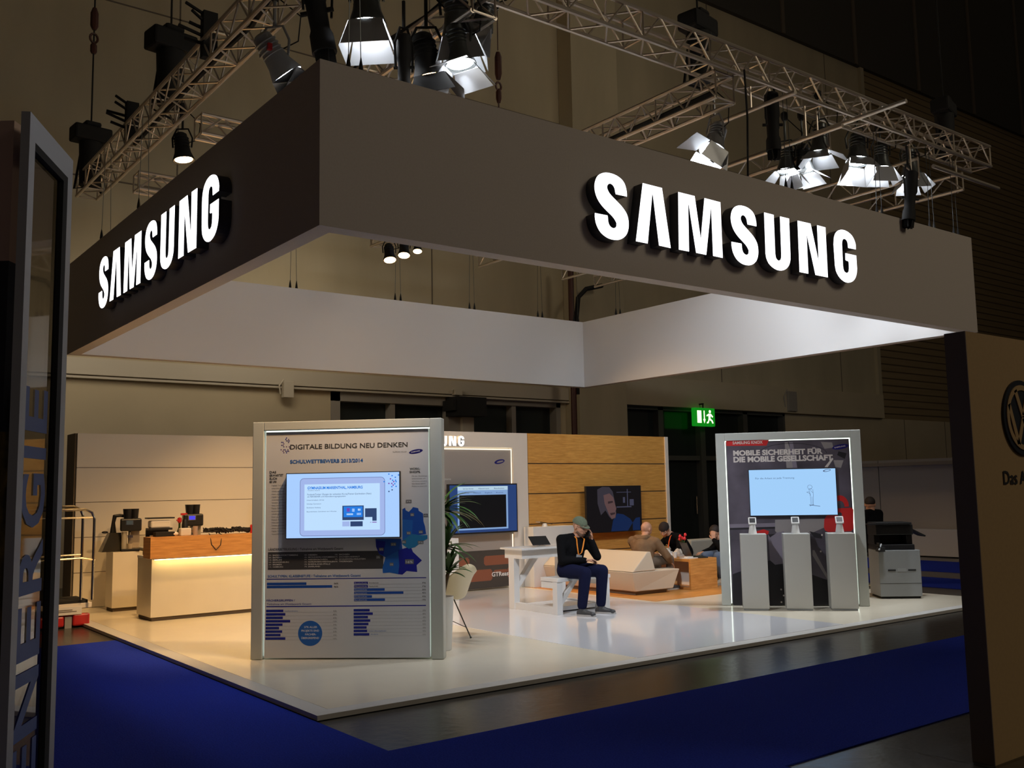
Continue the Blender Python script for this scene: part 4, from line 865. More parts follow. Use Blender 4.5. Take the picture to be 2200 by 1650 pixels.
def profile_spot(label, pos, aim, s=1.0, hang=0.3):
    pos = Vector(pos); R3 = frame_for(aim); T_ = R3.to_4x4(); t = thing('profile_spotlight', label, 'stage light', pos)
    def tr(mb): mb.v = [T_ @ v for v in mb.v]; return mb
    h = MB(); h.lathe([(.06*s, -.42*s), (.085*s, -.40*s), (.09*s, -.12*s), (.075*s, -.08*s), (.07*s, .12*s), (.085*s, .16*s), (.09*s, .30*s), (.07*s, .30*s), (.06*s, .22*s)], seg=14); tr(h).build('barrel', m_matt, t, smooth=True)
    f_ = MB()
    for k in range(4):
        a = math.pi/2*k; f_.box(-.07*s, .075*s, .26*s, .07*s, .08*s, .40*s, xf=Matrix.Rotation(a, 4, 'Z') @ Matrix.Rotation(math.radians(8), 4, 'X'))
    tr(f_).build('shutter', m_matt, t); kn = MB(); kn.cyl((-.12*s, 0, -.02), (.12*s, 0, -.02), .018*s); tr(kn).build('knob', m_matt, t)
    tr(MB().lathe([(.058*s, .222*s), (.001, .224*s)], seg=14)).build('lens', m_glass, t)
    c0 = Vector((0, 0, 0)); y_ = MB(); y_.tube([(-.11*s, 0, 0), (-.12*s, 0, .3*s), (-.05*s, 0, .5*s), (.05*s, 0, .5*s), (.12*s, 0, .3*s), (.11*s, 0, 0)], .012, 6); y_.tube([(0, 0, .5*s), (0, 0, .5*s+hang)], .016, 6); y_.build('yoke', m_matt, t)
    return t
def PZ(px, py, z): return at(px, py, z=z)
# left group
barn_lamp('bright floodlight with barn doors hanging left of the two stacked floodlights', PZ(790, 55, 5.72), (1.6, 2.4, 0.6), s=1.3, doors=(72, 70, 72, 70), energy=110, angle=70, hang=0.5, body_aim=(.05, .0, -1))
barn_lamp('upper of the two stacked bright floodlights above the front fascia', PZ(987, 84, 5.60), (5.0, 2.6, 0), s=1.25, doors=(72, 70, 72, 66), energy=600, angle=70, hang=0.35, body_aim=(.15, .05, -1))
barn_lamp('lower of the two stacked bright floodlights, doors wide open', PZ(990, 140, 5.30), (5.2, 3.4, 0), s=1.05, doors=(60, 25, 55, 35), energy=520, angle=85, hang=0.5, spin=20, body_aim=(.1, -.1, -1))
L4_ = barn_lamp('grey floodlight with a small red mark tilted at the left of the fascia corner', PZ(617, 162, 5.5), (1.0, 1.7, 0.0), s=1.2, doors=(150, 150, 150, 150), energy=55, angle=95, hang=0.3, body=m_grey, body_aim=(.75, -.1, -1))
_a = Vector((.75, -.1, -1)).normalized(); MB().box(-.02, -.02, -.03, .02, .02, .03, xf=Matrix.Translation(_a*-.27+Vector((-.05, -.10, -.02)))).build('red_label', m_red, L4_)
profile_spot('large black profile spot hanging right over the near fascia corner', PZ(682, 30, 5.85), (0.15, -0.1, -1), 1.25, 0.1)
barn_lamp('unlit grey floodlight behind the upper stacked floodlight', PZ(1030, 60, 5.8), (6, 3, 4.0), s=1.0, doors=(100, 100, 100, 100), on=False, hang=0.2, body_aim=(-.2, .3, -1))
profile_spot('small black profile spot left of the stacked floodlights', PZ(868, 150, 5.2), (0, 0, -1), 0.75, 0.25)
barn_lamp('round black lamp with warm glow behind the fascia edge', PZ(925, 172, 5.2), (1.6, 5.4, 0), 'warm', 1.2, (60, 60, 60, 60), energy=700, angle=62, hang=0.35, body=m_matt, grey=False, body_aim=(.15, -.1, -1))
barn_lamp('small black lamp with warm glow hanging between the left truss and the fascia', PZ(395, 345, 5.50), (1.6, 5.4, 0.4), 'warm', 0.95, (None, None, None, None), energy=700, angle=85, hang=0.25, body=m_matt, body_aim=(.1, -.12, -1))
# under the ring, seen through the opening
for i, (px, py) in enumerate(((838, 560), (868, 550), (897, 541))):
    barn_lamp('black lamp with warm glow seen through the fascia opening, %s of three' % ('left', 'middle', 'right')[i], PZ(px, py, 5.2), ((2.2, 7.7, 0.8), (8.8, 5.6, 0.4), (6.8, 5.8, 1.2))[i], 'warm', (0.85, 0.8, 0.6)[i], (None, None, None, None), energy=(560, 560, 180)[i], angle=(46, 75, 70)[i], hang=(.35, .5, .5)[i], body=m_matt, body_aim=((-.1, -.35, -1), (-.2, -.3, -1), (-.2, -.3, -1))[i])
# right group
barn_lamp('silver floodlight with one wide pale door above the big letter M', PZ(1530, 325, 5.25), (3.6, 1.6, 0.2), s=1.1, doors=(95, 20, 95, 95), energy=260, angle=70, hang=0.3, spin=60, body=m_door, body_aim=(-.5, -.1, -1))
profile_spot('black profile spot hanging alone above the second letter S', PZ(1660, 272, 5.62), (0, 0, -1), 0.95, 0.05)
RG = (('left of the two floodlights hanging close together with splayed doors', 1690, 368, 5.40, (8.9, 3.6, 3.6), (50, 25, 50, 55), 260, 0.95, 58, (-.05, .0, -1), 30),
      ('right of the two floodlights hanging close together with splayed doors', 1728, 368, 5.40, (9.5, 2.6, 4.2), (40, 30, 60, 50), 260, 0.95, 58, (.05, .0, -1), 45),
      ('floodlight above the pair, with one pale and one dark door', 1762, 328, 5.55, (9.5, 3.6, 4.2), (30, 40, 60, 40), 220, 1.0, 64, (0, .05, -1), 30),
      ('bright wide-beam floodlight, leftmost of the three in a row at far right', 1842, 348, 5.68, (5.6, 6.6, 4.0), (80, 55, 80, 70), 270, 1.15, 90, (-.22, -.1, -1), 0),
      ('middle floodlight of the three in a row at far right', 1893, 362, 5.68, (7.3, 1.5, 0.4), (62, 80, 62, 80), 420, 1.0, 62, (0, .05, -1), 0),
      ('rightmost floodlight of the three in a row at far right', 1958, 378, 5.66, (8.6, 2.2, 0.0), (60, 75, 62, 80), 330, 1.05, 75, (.0, -.05, -1), 0))
for l, px, py, z, tg, d_, e_, s_, an, ba, sp in RG: barn_lamp(l, PZ(px, py, z), tg, s=s_, doors=d_, energy=e_, angle=an, hang=0.12 if z > 5.6 else 0.3, body_aim=ba, spin=sp)
profile_spot('black spotlight pointing down at the far right, below the last floodlight', PZ(1955, 430, 5.1), (-0.15, 0.05, -1), 0.9, 0.25)
# loose cables along the rig
def cable(label, pts, r=0.014): return tag(MB().tube(pts, r, 6).build('rig_cable', m_matt, smooth=True), label, 'cable')
cable('black cable strung along the short truss left of the stacked floodlights', [(1.43, 0.1, 5.97), (1.45, .8, 5.95), (1.42, 1.6, 5.98), (1.45, 2.4, 5.95), (1.4, 3.2, 5.99), (1.43, 5, 5.96)], 0.03)
cable('black cables bunched inside the middle truss', [(4.75, 0.2, 5.8), (4.7, .9, 5.76), (4.82, 1.6, 5.82), (4.72, 2.4, 5.76), (4.8, 3.2, 5.8)], 0.045)
cable('thin black cable hanging down from the middle truss', [(4.9, -.1, 6.0), (4.98, -.05, 5.5), (5.08, .06, 4.9)], 0.012)
cable('black cable drooping along the left truss', [(0.2, 1.2, 6.1), (0.25, 2.0, 6.02), (0.3, 2.8, 6.12), (0.25, 3.6, 6.04), (0.3, 4.4, 6.1), (.3, 6, 6.08)], 0.025)
for i, (px, py) in enumerate(((440, 75), (275, 260))):
    c = at(px, py, z=6.35); k = MB()
    for a in range(5): k.cyl((0, 0, .08*a-.1), (random.uniform(-.28, -.15), random.uniform(-.1, .1), .08*a-.05), .018, seg=6)
    k.box(-.03, -.05, -.25, .12, .05, .25)
    tag(k.build('cable_distributor', m_matt, loc=c), 'black cable distributor with stub plugs on the left truss, %s' % ('upper one beside the halfway hoist', 'lower one towards the back end')[i], 'distributor')
# ================================================================== FURNITURE
# coffee counter on the left
ct = thing('reception_counter', 'cream counter with oak top band and warm light strip beneath it', 'counter', (0.69, 6.10, 0.002))
MB().box(0, 0.10, 0.045, 1.95, 0.7, 0.77).build('body', m_cream, ct, bevel=0.002)
MB().box(0.02, 0.12, 0.0, 1.93, 0.68, 0.045).build('plinth', m_groove, ct)
MB().box(-0.05, 0.0, 0.785, 2.0, 0.30, 1.05).build('oak_band', m_oak2, ct, bevel=0.002)
MB().box(0.0, 0.30, 0.77, 1.95, 0.72, 0.80).build('worktop', m_white, ct)
MB().box(-0.02, 0.03, 0.770, 1.97, 0.29, 0.785).build('shadow_board', m_portal, ct)
MB().box(0.02, 0.035, 0.764, 1.93, 0.05, 0.770).build('light_strip', m_ledw, ct)
cb = thing('side_cabinet', 'narrow cream cabinet carrying the left coffee machine', 'cabinet', (0.60, 7.65, 0))
MB().box(0, 0, 0.05, 0.40, 0.35, 0.81).build('body', m_cream, cb, bevel=0.003); MB().box(0.02, 0.02, 0, 0.38, 0.33, 0.05).build('plinth', m_groove, cb)
cb2 = thing('back_cabinet', 'low pale cabinet behind the counter carrying the right coffee machine', 'cabinet', (1.03, 7.60, 0))
MB().box(0, 0, 0.05, 1.3, 0.45, 0.83).build('body', m_cream, cb2, bevel=0.003); MB().box(0.02, 0.02, 0, 1.28, 0.43, 0.05).build('plinth', m_groove, cb2); MB().box(-0.01, -0.015, 0.83, 1.31, 0.46, 0.85).build('worktop', m_white, cb2)
m_beige = mat('beige_plastic', (0.48, 0.38, 0.26, 1), 0.4)
def coffee(label, x, y, z, scr):
    t = thing('coffee_machine', label, 'coffee machine', (x, y, z), -0.25)
    MB().box(-.11, -.14, 0, .13, .14, .035).build('drip_tray', m_black, t, bevel=.004)
    MB().box(-.02, 0.0, .035, .13, .14, .42).build('column', m_beige, t, bevel=.01)
    MB().cyl((-.075, -.06, .036), (-.075, -.06, .27), .036, seg=18).build('milk_cooler', mat('grey_beige', (0.42, 0.37, 0.28, 1), .4) if 'grey_beige' not in MATS else MATS['grey_beige'], t, smooth=True)
    MB().box(-.13, -.13, .28, .15, .14, .455).build('head', m_black, t, bevel=.02)
    MB().box(-.06, -.134, .365, .045, -.1305, .435).build('display_bezel', m_steel, t); MB().box(-.05, -.1365, .373, .035, -.1345, .427).build('display', scr, t)
    h = MB(); h.lathe([(.055, 0), (.068, .13), (.07, .135)], (-.03, .02, .455), seg=16); h.lathe([(.045, 0), (.055, .13), (.057, .135)], (.06, .02, .455), seg=16); h.build('bean_hopper', m_black, t, smooth=True)
    MB().tube([(.0, -.08, .30), (-.0, -.10, .26), (.0, -.09, .22)], .012, 8).box(-.03, -.11, .19, .04, -.06, .225).build('spout', m_steel, t)
    MB().lathe([(.03, 0), (.04, .07), (.038, .07), (.028, .005)], (.0, -.075, .036), seg=14).build('cup', m_beige, t, smooth=True)
    return t
coffee('left black coffee machine with a grey display, on the narrow cabinet', .86, 7.80, .81, glow('display_grey', (.05, .05, .04, 1), 1))
coffee('right black coffee machine with a glowing blue display, behind the counter', 1.73, 7.78, .85, glow('display_blue', (.06, .05, .6, 1), 1.3))
gr = thing('coffee_grinder', 'smoky transparent grinder with a tall arm, left of the coffee machines', 'grinder', (.60, 7.95, .0))
gr.location = (.66, 7.9, .81)
m_smoke = mat('smoked_plastic', (.05, .045, .035, 1), .15, trans=.35)
MB().add([(-.17, -.1, 0), (.10, -.1, 0), (.10, .1, 0), (-.17, .1, 0), (-.06, -.07, .26), (.09, -.07, .26), (.09, .07, .26), (-.06, .07, .26)], [(3, 2, 1, 0), (4, 5, 6, 7), (0, 1, 5, 4), (1, 2, 6, 5), (2, 3, 7, 6), (3, 0, 4, 7)]).build('canister', m_smoke, gr)
MB().tube([(0, 0, .26), (.0, 0, .40), (.02, 0, .50)], [.045, .025, .03], 8).tube([(.0, 0, .49), (.09, 0, .50), (.14, 0, .49)], .022, 8).build('arm', m_black, gr, smooth=True); MB().ball((-.11, 0, .27), .03, sc=(1.5, 1, .6)).build('lid_knob', m_black, gr, smooth=True)
sh = thing('cup_shelf', 'small dark shelf of cups between the two coffee machines', 'shelf', (1.25, 7.75, .85))
MB().box(-.16, -.1, 0, .16, .1, .03).box(-.16, -.1, .24, .16, .1, .27).box(-.16, .08, .03, .16, .1, .24).box(-.17, -.1, .40, .19, .12, .42).build('rack', m_black, sh, bevel=.004)
MB().box(-.14, -.08, .27, .14, .08, .375).build('cup_pack', m_portal, sh, bevel=.02)
MB().box(-.13, -.06, .03, -.02, .06, .17).cyl((.07, 0, .03), (.07, 0, .18), .045).build('tin', m_steel, sh)
bt = thing('syrup_bottle', 'green bottle with a red cap right of the cup shelf', 'bottle', (1.53, 7.72, .85)); MB().lathe([(.035, 0), (.037, .2), (.015, .27), (.014, .33)], seg=14).build('glass_body', mat('green_glass', (.03, .05, .01, 1), .1), bt, smooth=True); MB().lathe([(.018, .33), (.03, .35), (.028, .40), (.01, .41)], seg=12).box(-.04, -.02, .36, .02, .02, .38).build('cap', m_red, bt)
bt2 = thing('pump_dispenser', 'dark pump dispenser with a red top beside the right coffee machine', 'dispenser', (1.60, 7.70, .85)); MB().lathe([(.045, 0), (.045, .3), (.03, .38)], seg=14).build('body', m_black, bt2, smooth=True); MB().cyl((0, 0, .38), (0, 0, .44), .012).box(-.06, -.015, .44, .03, .015, .47).build('pump_head', m_red, bt2)
# things on the oak band
tag(MB().box(-.07, -.05, 0, .07, .05, .10).build('napkin_box', m_portal, bevel=.012, loc=(1.13, 6.28, 1.051)), 'small cream box standing on the oak counter edge', 'box')
tag(MB().lathe([(.03, 0), (.034, .12), (.031, .12), (.027, .004)], seg=14).build('drinking_glass', mat('pinkish_glass', (.45, .33, .26, 1), .2), smooth=True, loc=(1.26, 6.26, 1.051)), 'pinkish tumbler beside the cream box on the counter', 'glass')
tag(MB().ball((0, 0, .03), .045, sc=(1.1, .8, .65)).build('white_cloth', m_portal, smooth=True, loc=(1.0, 6.28, 1.051)), 'crumpled white cloth left of the cream box', 'cloth')
tag(MB().box(-.12, -.06, 0, .12, .06, .06).build('open_tray', m_matt, loc=(.87, 6.31, 1.051)), 'black tray at the left end of the oak counter', 'tray')
tag(MB().lathe([(.026, 0), (.028, .01), (.028, .1), (.02, .115)], seg=14).build('spray_can', m_red, smooth=True, loc=(2.02, 6.22, 1.051)), 'small red and white can at the kiosk end of the counter', 'can')
def tangle(label, x0, x1, n, seed, red=False):
    rd = random.Random(seed); mb = MB()
    for k in range(n):
        pts = []; cx_ = rd.uniform(x0+.05, x1-.05); r = rd.uniform(.03, .07); ph = rd.uniform(0, 6.28)
        for i in range(16):
            a = ph+i*.55; pts.append((cx_+r*1.6*math.cos(a)+rd.uniform(-.01, .01), 6.26+r*.8*math.sin(a), 1.06+.055*rd.random()+.03*abs(math.sin(a*.5))))
        mb.tube(pts, rd.uniform(.007, .011), 6)
    if not red: mb.tube([(x0+.02, 6.2, 1.07), (x0-.0, 6.11, 1.06), (x0+.02, 6.095, .93), (x0+.08, 6.09, .86), (x0+.14, 6.095, .92), (x0+.16, 6.11, 1.05), (x0+.14, 6.2, 1.08)], .006, 6)
    return tag(mb.build('cable_tangle', m_matt, smooth=True), label, 'cables')
tangle('left heap of tangled black cables on the oak counter, one loop hanging down', 1.40, 1.74, 12, 1)
tangle('right heap of tangled dark cables on the oak counter', 1.76, 2.0, 12, 2, True)
# luggage trolley with red base at far left
def P(px, py, z): return at(px, py, z=z)
g0 = P(190, 1345, FZ); tr_ = thing('luggage_trolley', 'chrome-railed luggage trolley standing on a red wheeled base', 'trolley', (g0.x, g0.y, FZ))
ar = MB()
def arch(px, ztop, yo):
    b_ = P(px, 1285, .32); x = b_.x-g0.x; y = b_.y-g0.y
    ar.tube([(x, y, .34), (x, y, ztop-.12), (x-.03, y, ztop-.04), (x-.11, y, ztop), (x-.9, y+.05, ztop)], .017, 8); return x, y
xa, ya = arch(198, 1.46, 0); xb, yb = arch(173, 1.50, 0)
ar.tube([(xa, ya, 1.36), (xa-.9, ya+.05, 1.36)], .012, 8); ar.tube([(xa+.02, ya, .83), (xa-.14, ya, .86), (xa-.9, ya+.05, .84)], .014, 8); ar.tube([(xb, yb, .90), (xb-.9, yb+.05, .88)], .012, 8)
ar.build('rails', mat('brass_chrome', (.72, .62, .42, 1), .22, metal=1), tr_, smooth=True)
MB().box(xa-.95, -.05, .235, xa+.03, yb+.1 if yb > 0 else .6, .30).build('deck', m_portal, tr_, bevel=.006); MB().box(xa-.95, -.05, .30, xa-.02, .55, .335).build('rubber_mat', m_matt, tr_)
lbm = MB(); lbm.box(-.5, -.068, .165, -.10, -.052, .26); 
for i in range(2): lbm.box(-.46, -.0705, .20+.02*i, -.16-.05*i, -.0685, .208+.02*i, 1)
lbm.build('name_plate', [m_white, m_groove], tr_)
rb = MB(); rb.box(-.62, -.02, .03, -.02, .42, .15); rb.box(-.20, -.06, .02, .0, .02, .17); rb.box(-.62, -.06, .02, -.30, .02, .15); rb.build('red_base', m_red, tr_, bevel=.02)
MB().box(-.29, -.05, .0, -.21, .0, .14).build('hinge_block', m_grey, tr_)
for x in (-.12, -.5): MB().cyl((x-.03, .1, .035), (x+.03, .1, .035), .034, seg=14).build('wheel', m_matt, tr_)
# yucca in a tall planter right behind the first kiosk
pb_ = at(949, 1396, z=0); pt = thing('potted_yucca', 'tall yucca with three leaf tufts in a slim pale planter behind the first kiosk', 'plant', (pb_.x, pb_.y, 0.003))
MB().lathe([(.10, 0), (.125, .52), (.115, .52), (.11, .49)], seg=24).build('planter', m_white, pt, smooth=True); MB().lathe([(.112, .48), (.001, .485)], seg=20).build('soil', m_matt, pt)
MB().tube([(0, 0, .48), (.02, .01, .9), (.0, .02, 1.3), (.01, .02, 1.36)], [.035, .028, .024, .02], 10).tube([(.01, 0, .5), (.05, -.03, .7), (.07, -.04, .78)], [.025, .02, .018], 8).tube([(.015, .0, .8), (.07, .02, .95), (.08, .03, 1.0)], [.02, .018, .016], 8).build('trunk', mat('trunk_bark', (.10, .06, .03, 1), .9, noise=.3, nscale=40), pt, smooth=True)
m_leaf = mat('yucca_leaf', (.035, .095, .018, 1), .45, noise=.35, nscale=9)
rd = random.Random(11)
def leaf(mb, base, az, el, L_, w_):
    d0 = Vector((math.cos(az)*math.cos(el), math.sin(az)*math.cos(el), math.sin(el))); sd = Vector((-math.sin(az), math.cos(az), 0)); p = Vector(base); vs = []; n = 7; e_ = el
    for i in range(n+1):
        t_ = i/n; wd = w_*math.sin(math.pi*min(1, .18+.82*t_))**.7*(1-t_*.15) if i < n else 0.001; d = Vector((math.cos(az)*math.cos(e_), math.sin(az)*math.cos(e_), math.sin(e_)))
        vs += [p-sd*wd+Vector((0, 0, wd*.35)), p, p+sd*wd+Vector((0, 0, wd*.35))]; p = p+d*(L_/n); e_ -= .13*(L_/.4)
    fs = []
    for i in range(n): a = 3*i; fs += [(a, a+3, a+4, a+1), (a+1, a+4, a+5, a+2)]
    mb.add(vs, fs)
for c_, n_, L_ in (((.01, .02, 1.36), 36, .50), ((.08, .03, 1.0), 28, .38), ((.07, -.04, .76), 22, .30)):
    mb = MB()
    for i in range(n_): leaf(mb, (c_[0], c_[1], c_[2]-.03+.05*rd.random()), rd.uniform(0, 6.283), rd.uniform(-.15, 1.35), L_*rd.uniform(.7, 1.1), .026)
    mb.build('leaf_tuft', m_leaf, pt, smooth=True, recalc=False)
# moulded shell chair
cc = at(955, 1374, z=0); ch = thing('shell_chair', 'cream moulded shell chair on thin wire legs behind the first kiosk', 'chair', (cc.x, cc.y, 0.0), math.radians(200))
m_shell = mat('cream_shell', (.78, .68, .45, 1), .35)
def shell():
    mb = MB(); nu, nv = 18, 12; P_ = []
    for j in range(nv+1):
        v = j/nv
        for i in range(nu+1):
            u = i/nu*2-1
            if v < .5: t_ = v/.5; y = -.20+.40*t_; z = .44+.02*(1-t_)+.17*abs(u)**2.6*min(1, .35+t_); x = u*(.23+.04*t_)
            else: t_ = (v-.5)/.5; y = .20+.12*t_-.07*abs(u)**2*(1-t_*.4); z = .44+.36*t_*(1-.22*u*u)+.17*abs(u)**2.6*(1-t_); x = u*(.27-.06*t_)
            P_.append((x, y, z))
    fs = [(j*(nu+1)+i, j*(nu+1)+i+1, (j+1)*(nu+1)+i+1, (j+1)*(nu+1)+i) for j in range(nv) for i in range(nu)]
    return mb.add(P_, fs)
so = shell().build('shell', m_shell, ch, smooth=True, recalc=False); sm = so.modifiers.new('t', 'SOLIDIFY'); sm.thickness = .012
for x, y in ((-.2, -.2), (.2, -.2), (-.2, .2), (.2, .2)): MB().tube([(x*.35, y*.35, .43), (x, y, .008)], .007, 8).ball((x, y, .009), .012).build('leg', m_lampgrey, ch, smooth=True)
MB().tube([(-.16, -.16, .12), (.07, .07, .42)], .004, 6).tube([(.16, -.16, .12), (-.07, .07, .42)], .004, 6).tube([(-.16, .16, .12), (-.13, -.13, .22), (.16, -.16, .12)], .004, 6).tube([(.16, .16, .12), (.13, -.13, .2)], .004, 6).build('wire_brace', m_lampgrey, ch)
# pale block behind the plant
tag(MB().box(4.38, 5.35, .003, 4.80, 5.7, .885).build('plain_plinth', m_white, bevel=.003), 'plain pale plinth block behind the yucca, in front of the screen wall', 'plinth')
# white bar block by the oak wall with small holder on it
tag(MB().box(6.63, 5.92, .004, 7.50, 6.17, .965).build('bar_counter', m_white, bevel=.003), 'white bar block against the oak wall behind the seated man', 'counter')
hd = thing('tablet_holder', 'small silver tablet holder on the white bar block', 'holder', (6.95, 6.02, .966)); MB().lathe([(.05, 0), (.035, .04), (.03, .05)], seg=12).build('foot', m_white, hd); MB().box(-.12, -.02, .05, .14, .10, .062, xf=Matrix.Rotation(.15, 4, 'Y')).build('cradle', m_steel, hd)
# picnic style table and bench in white wood
m_wwood = mat('white_painted_wood', (.74, .73, .71, 1), .35)
bt_ = thing('bench_table', 'white wooden table joined to a low bench on which a man sits', 'table', (4.72, 3.02, 0.002))
MB().box(0.0, 0.0, .405, .90, .34, .45).build('bench_seat', m_wwood, bt_, bevel=.003)
MB().box(-.05, .66, .775, 1.0, 1.14, .80).build('table_top', m_wwood, bt_, bevel=.003)
MB().box(0, .72, .66, .92, .76, .775).box(0, 1.06, .66, .92, 1.10, .775).box(0, .76, .66, .04, 1.06, .775).box(.88, .76, .66, .92, 1.06, .775).build('apron', m_wwood, bt_)
for x in (0.0, .80): 
    MB().box(x, .01, .0, x+.09, .10, .405).build('bench_leg', m_wwood, bt_, bevel=.002)
    MB().box(x, .90, .0, x+.09, 1.02, .66).build('table_leg', m_wwood, bt_, bevel=.002)
    MB().box(x+.01, .10, .0, x+.08, .90, .085).box(x+.01, .10, .32, x+.08, .34, .40).build('side_rail', m_wwood, bt_)
MB().add([(.09, .90, .35), (.09, .98, .35), (.34, .98, .66), (.34, .90, .66), (.09, .90, .27), (.09, .98, .27), (.42, .98, .66), (.42, .90, .66)], [(0, 1, 2, 3), (7, 6, 5, 4), (0, 3, 7, 4), (1, 5, 6, 2), (0, 4, 5, 1), (3, 2, 6, 7)]).build('brace', m_wwood, bt_)
MB().add([(.09, .03, .18), (.09, .09, .18), (.29, .09, .405), (.29, .03, .405), (.09, .03, .10), (.09, .09, .10), (.36, .09, .405), (.36, .03, .405)], [(0, 1, 2, 3), (7, 6, 5, 4), (0, 3, 7, 4), (1, 5, 6, 2), (0, 4, 5, 1), (3, 2, 6, 7)]).build('brace', m_wwood, bt_)
MB().box(.09, .20, .02, .80, .85, .07).build('foot_board', m_wwood, bt_)
tb = thing('tablet_computer', 'black tablet propped on a small silver stand on the white table', 'tablet', (5.16, 3.92, .803), math.radians(-12))
MB().box(-.06, -.04, 0, .07, .05, .012).tube([(0, .0, .01), (0, .02, .05)], .012, 8).build('stand', m_steel, tb)
MB().box(-.135, -.09, -.004, .135, .09, .004, xf=Matrix.Translation((0, .0, .075)) @ Matrix.Rotation(math.radians(38), 4, 'X')).build('tablet_body', m_black, tb, bevel=.002)
# wedge sofa
m_sofa = mat('beige_leather', (.60, .50, .38, 1), .5)
sf = thing('wedge_sofa', 'low angular beige sofa with wedge backrest and tapering base', 'sofa', (6.82, 3.85, 0.004))
SL = 2.15
MB().add([(.10, .06, .055), (.86, .03, .055), (.86, SL-.05, .055), (.10, SL-.05, .055), (0, 0, .34), (.98, 0, .34), (.98, SL, .34), (0, SL, .34)], [(3, 2, 1, 0), (4, 5, 6, 7), (0, 1, 5, 4), (1, 2, 6, 5), (2, 3, 7, 6), (3, 0, 4, 7)]).build('seat_base', m_sofa, sf, bevel=.01)
MB().box(.14, .10, 0, .78, SL-.1, .055).build('plinth', mat('sofa_plinth', (.16, .11, .07, 1), .6), sf)
MB().add([(.005, .0, .345), (.47, .0, .345), (.40, .02, .62), (.33, .02, .62), (.005, SL, .345), (.47, SL, .345), (.40, SL, .62), (.33, SL, .62)], [(0, 1, 2, 3), (7, 6, 5, 4), (0, 4, 5, 1), (1, 5, 6, 2), (2, 6, 7, 3), (3, 7, 4, 0)]).build('backrest', m_sofa, sf, bevel=.012)
# oak table with open cubby
ot = thing('oak_table', 'low oak box table with open compartment, right of the sofa', 'table', (8.06, 3.87, 0.004))
MB().box(0, 0, .42, .60, 1.7, .46).box(0, 0, 0, .60, .035, .42).box(0, 1.665, 0, .60, 1.7, .42).box(0, .035, 0, .60, 1.665, .035).box(.30, .035, .035, .33, 1.665, .42).build('carcass', m_oak2, ot, bevel=.002)
MB().box(.27, .04, .036, .299, 1.66, .418).build('inner_panel', m_portal, ot)
# clutter on the oak table
TZ_ = .466
lp = thing('laptop', 'open black laptop on the oak table seen from behind', 'laptop', (8.44, 4.08, TZ_), math.radians(62))
MB().box(-.18, -.12, 0, .18, .12, .016).build('keyboard_base', m_black, lp, bevel=.003); MB().box(-.18, -.004, 0, .18, .004, .24, xf=Matrix.Translation((0, .125, .014)) @ Matrix.Rotation(math.radians(-22), 4, 'X')).build('screen_lid', m_black, lp, bevel=.003)
rd = random.Random(4)
def crumple(label, x, y, s, h, m, name='paper_bag'):
    mb = MB(); n = 10; vs = []
    for j in range(6):
        for i in range(n):
            a = 6.283*i/n; r = s*(1-.12*j)*(1+rd.uniform(-.22, .22)); vs.append((r*math.cos(a)*1.3, r*math.sin(a), h*j/5*(1+rd.uniform(-.15, .15)) if j else 0))
    fs = [(j*n+i, j*n+(i+1) % n, (j+1)*n+(i+1) % n, (j+1)*n+i) for j in range(5) for i in range(n)]+[tuple(range(n-1, -1, -1)), tuple(range(5*n, 6*n))]
    mb.add(vs, fs); return tag(mb.build(name, m, smooth=True, loc=(x, y, TZ_)), label, 'bag')
crumple('larger crumpled white plastic bag on the oak table', 8.36, 4.66, .13, .11, m_white)
crumple('smaller crumpled cream bag beside the white one on the oak table', 8.36, 4.40, .08, .12, m_portal)
tag(MB().box(-.12, -.08, 0, .12, .08, .014).box(-.06, -.05, .014, .05, .04, .03).build('papers', m_white, loc=(8.19, 4.02, TZ_)), 'loose white papers on the near end of the oak table', 'papers')
tag(MB().lathe([(.03, 0), (.04, .09), (.037, .09), (.027, .005)], seg=14).build('paper_cup', m_white, smooth=True, loc=(8.16, 4.28, TZ_)), 'white paper cup on the oak table near the man in brown', 'cup')
fl = thing('flower_vase', 'dark glass vase of red tulips at the back of the oak table', 'vase', (8.59, 4.49, TZ_))
MB().lathe([(.035, 0), (.045, .06), (.03, .15), (.034, .16)], seg=16).build('vase', m_smoke, fl, smooth=True)
stm = MB(); bl = MB(); rd = random.Random(8)
for i in range(6):
    a = rd.uniform(0, 6.28); r = rd.uniform(.03, .10); hh = rd.uniform(.22, .36); stm.tube([(0, 0, .12), (r*.5*math.cos(a), r*.5*math.sin(a), hh*.7), (r*math.cos(a), r*math.sin(a), hh)], .005, 5)
    leaf(stm, (0, 0, .14), a+.6, 1.0, .16, .014); bl.lathe([(.006, 0), (.024, .015), (.026, .035), (.012, .06)], (r*math.cos(a), r*math.sin(a), hh-.01), seg=10)
stm.build('stems', m_leaf, fl, recalc=False); bl.build('blossoms', mat('tulip_red', (.75, .03, .04, 1), .5), fl, smooth=True)
lc = thing('lounge_chair', 'light grey low lounge seat with tilted back behind the laptop', 'armchair', (9.35, 5.15, 0.004))
MB().box(0, 0, .06, .62, .75, .36).build('seat', m_sofa, lc, bevel=.03); MB().box(.02, -.02, .30, .60, .12, .66, xf=Matrix.Rotation(math.radians(8), 4, 'X')).build('backrest', mat('grey_fabric', (.34, .33, .28, 1), .8), lc, bevel=.02); MB().box(.05, .05, 0, .57, .7, .06).build('plinth', m_matt, lc)
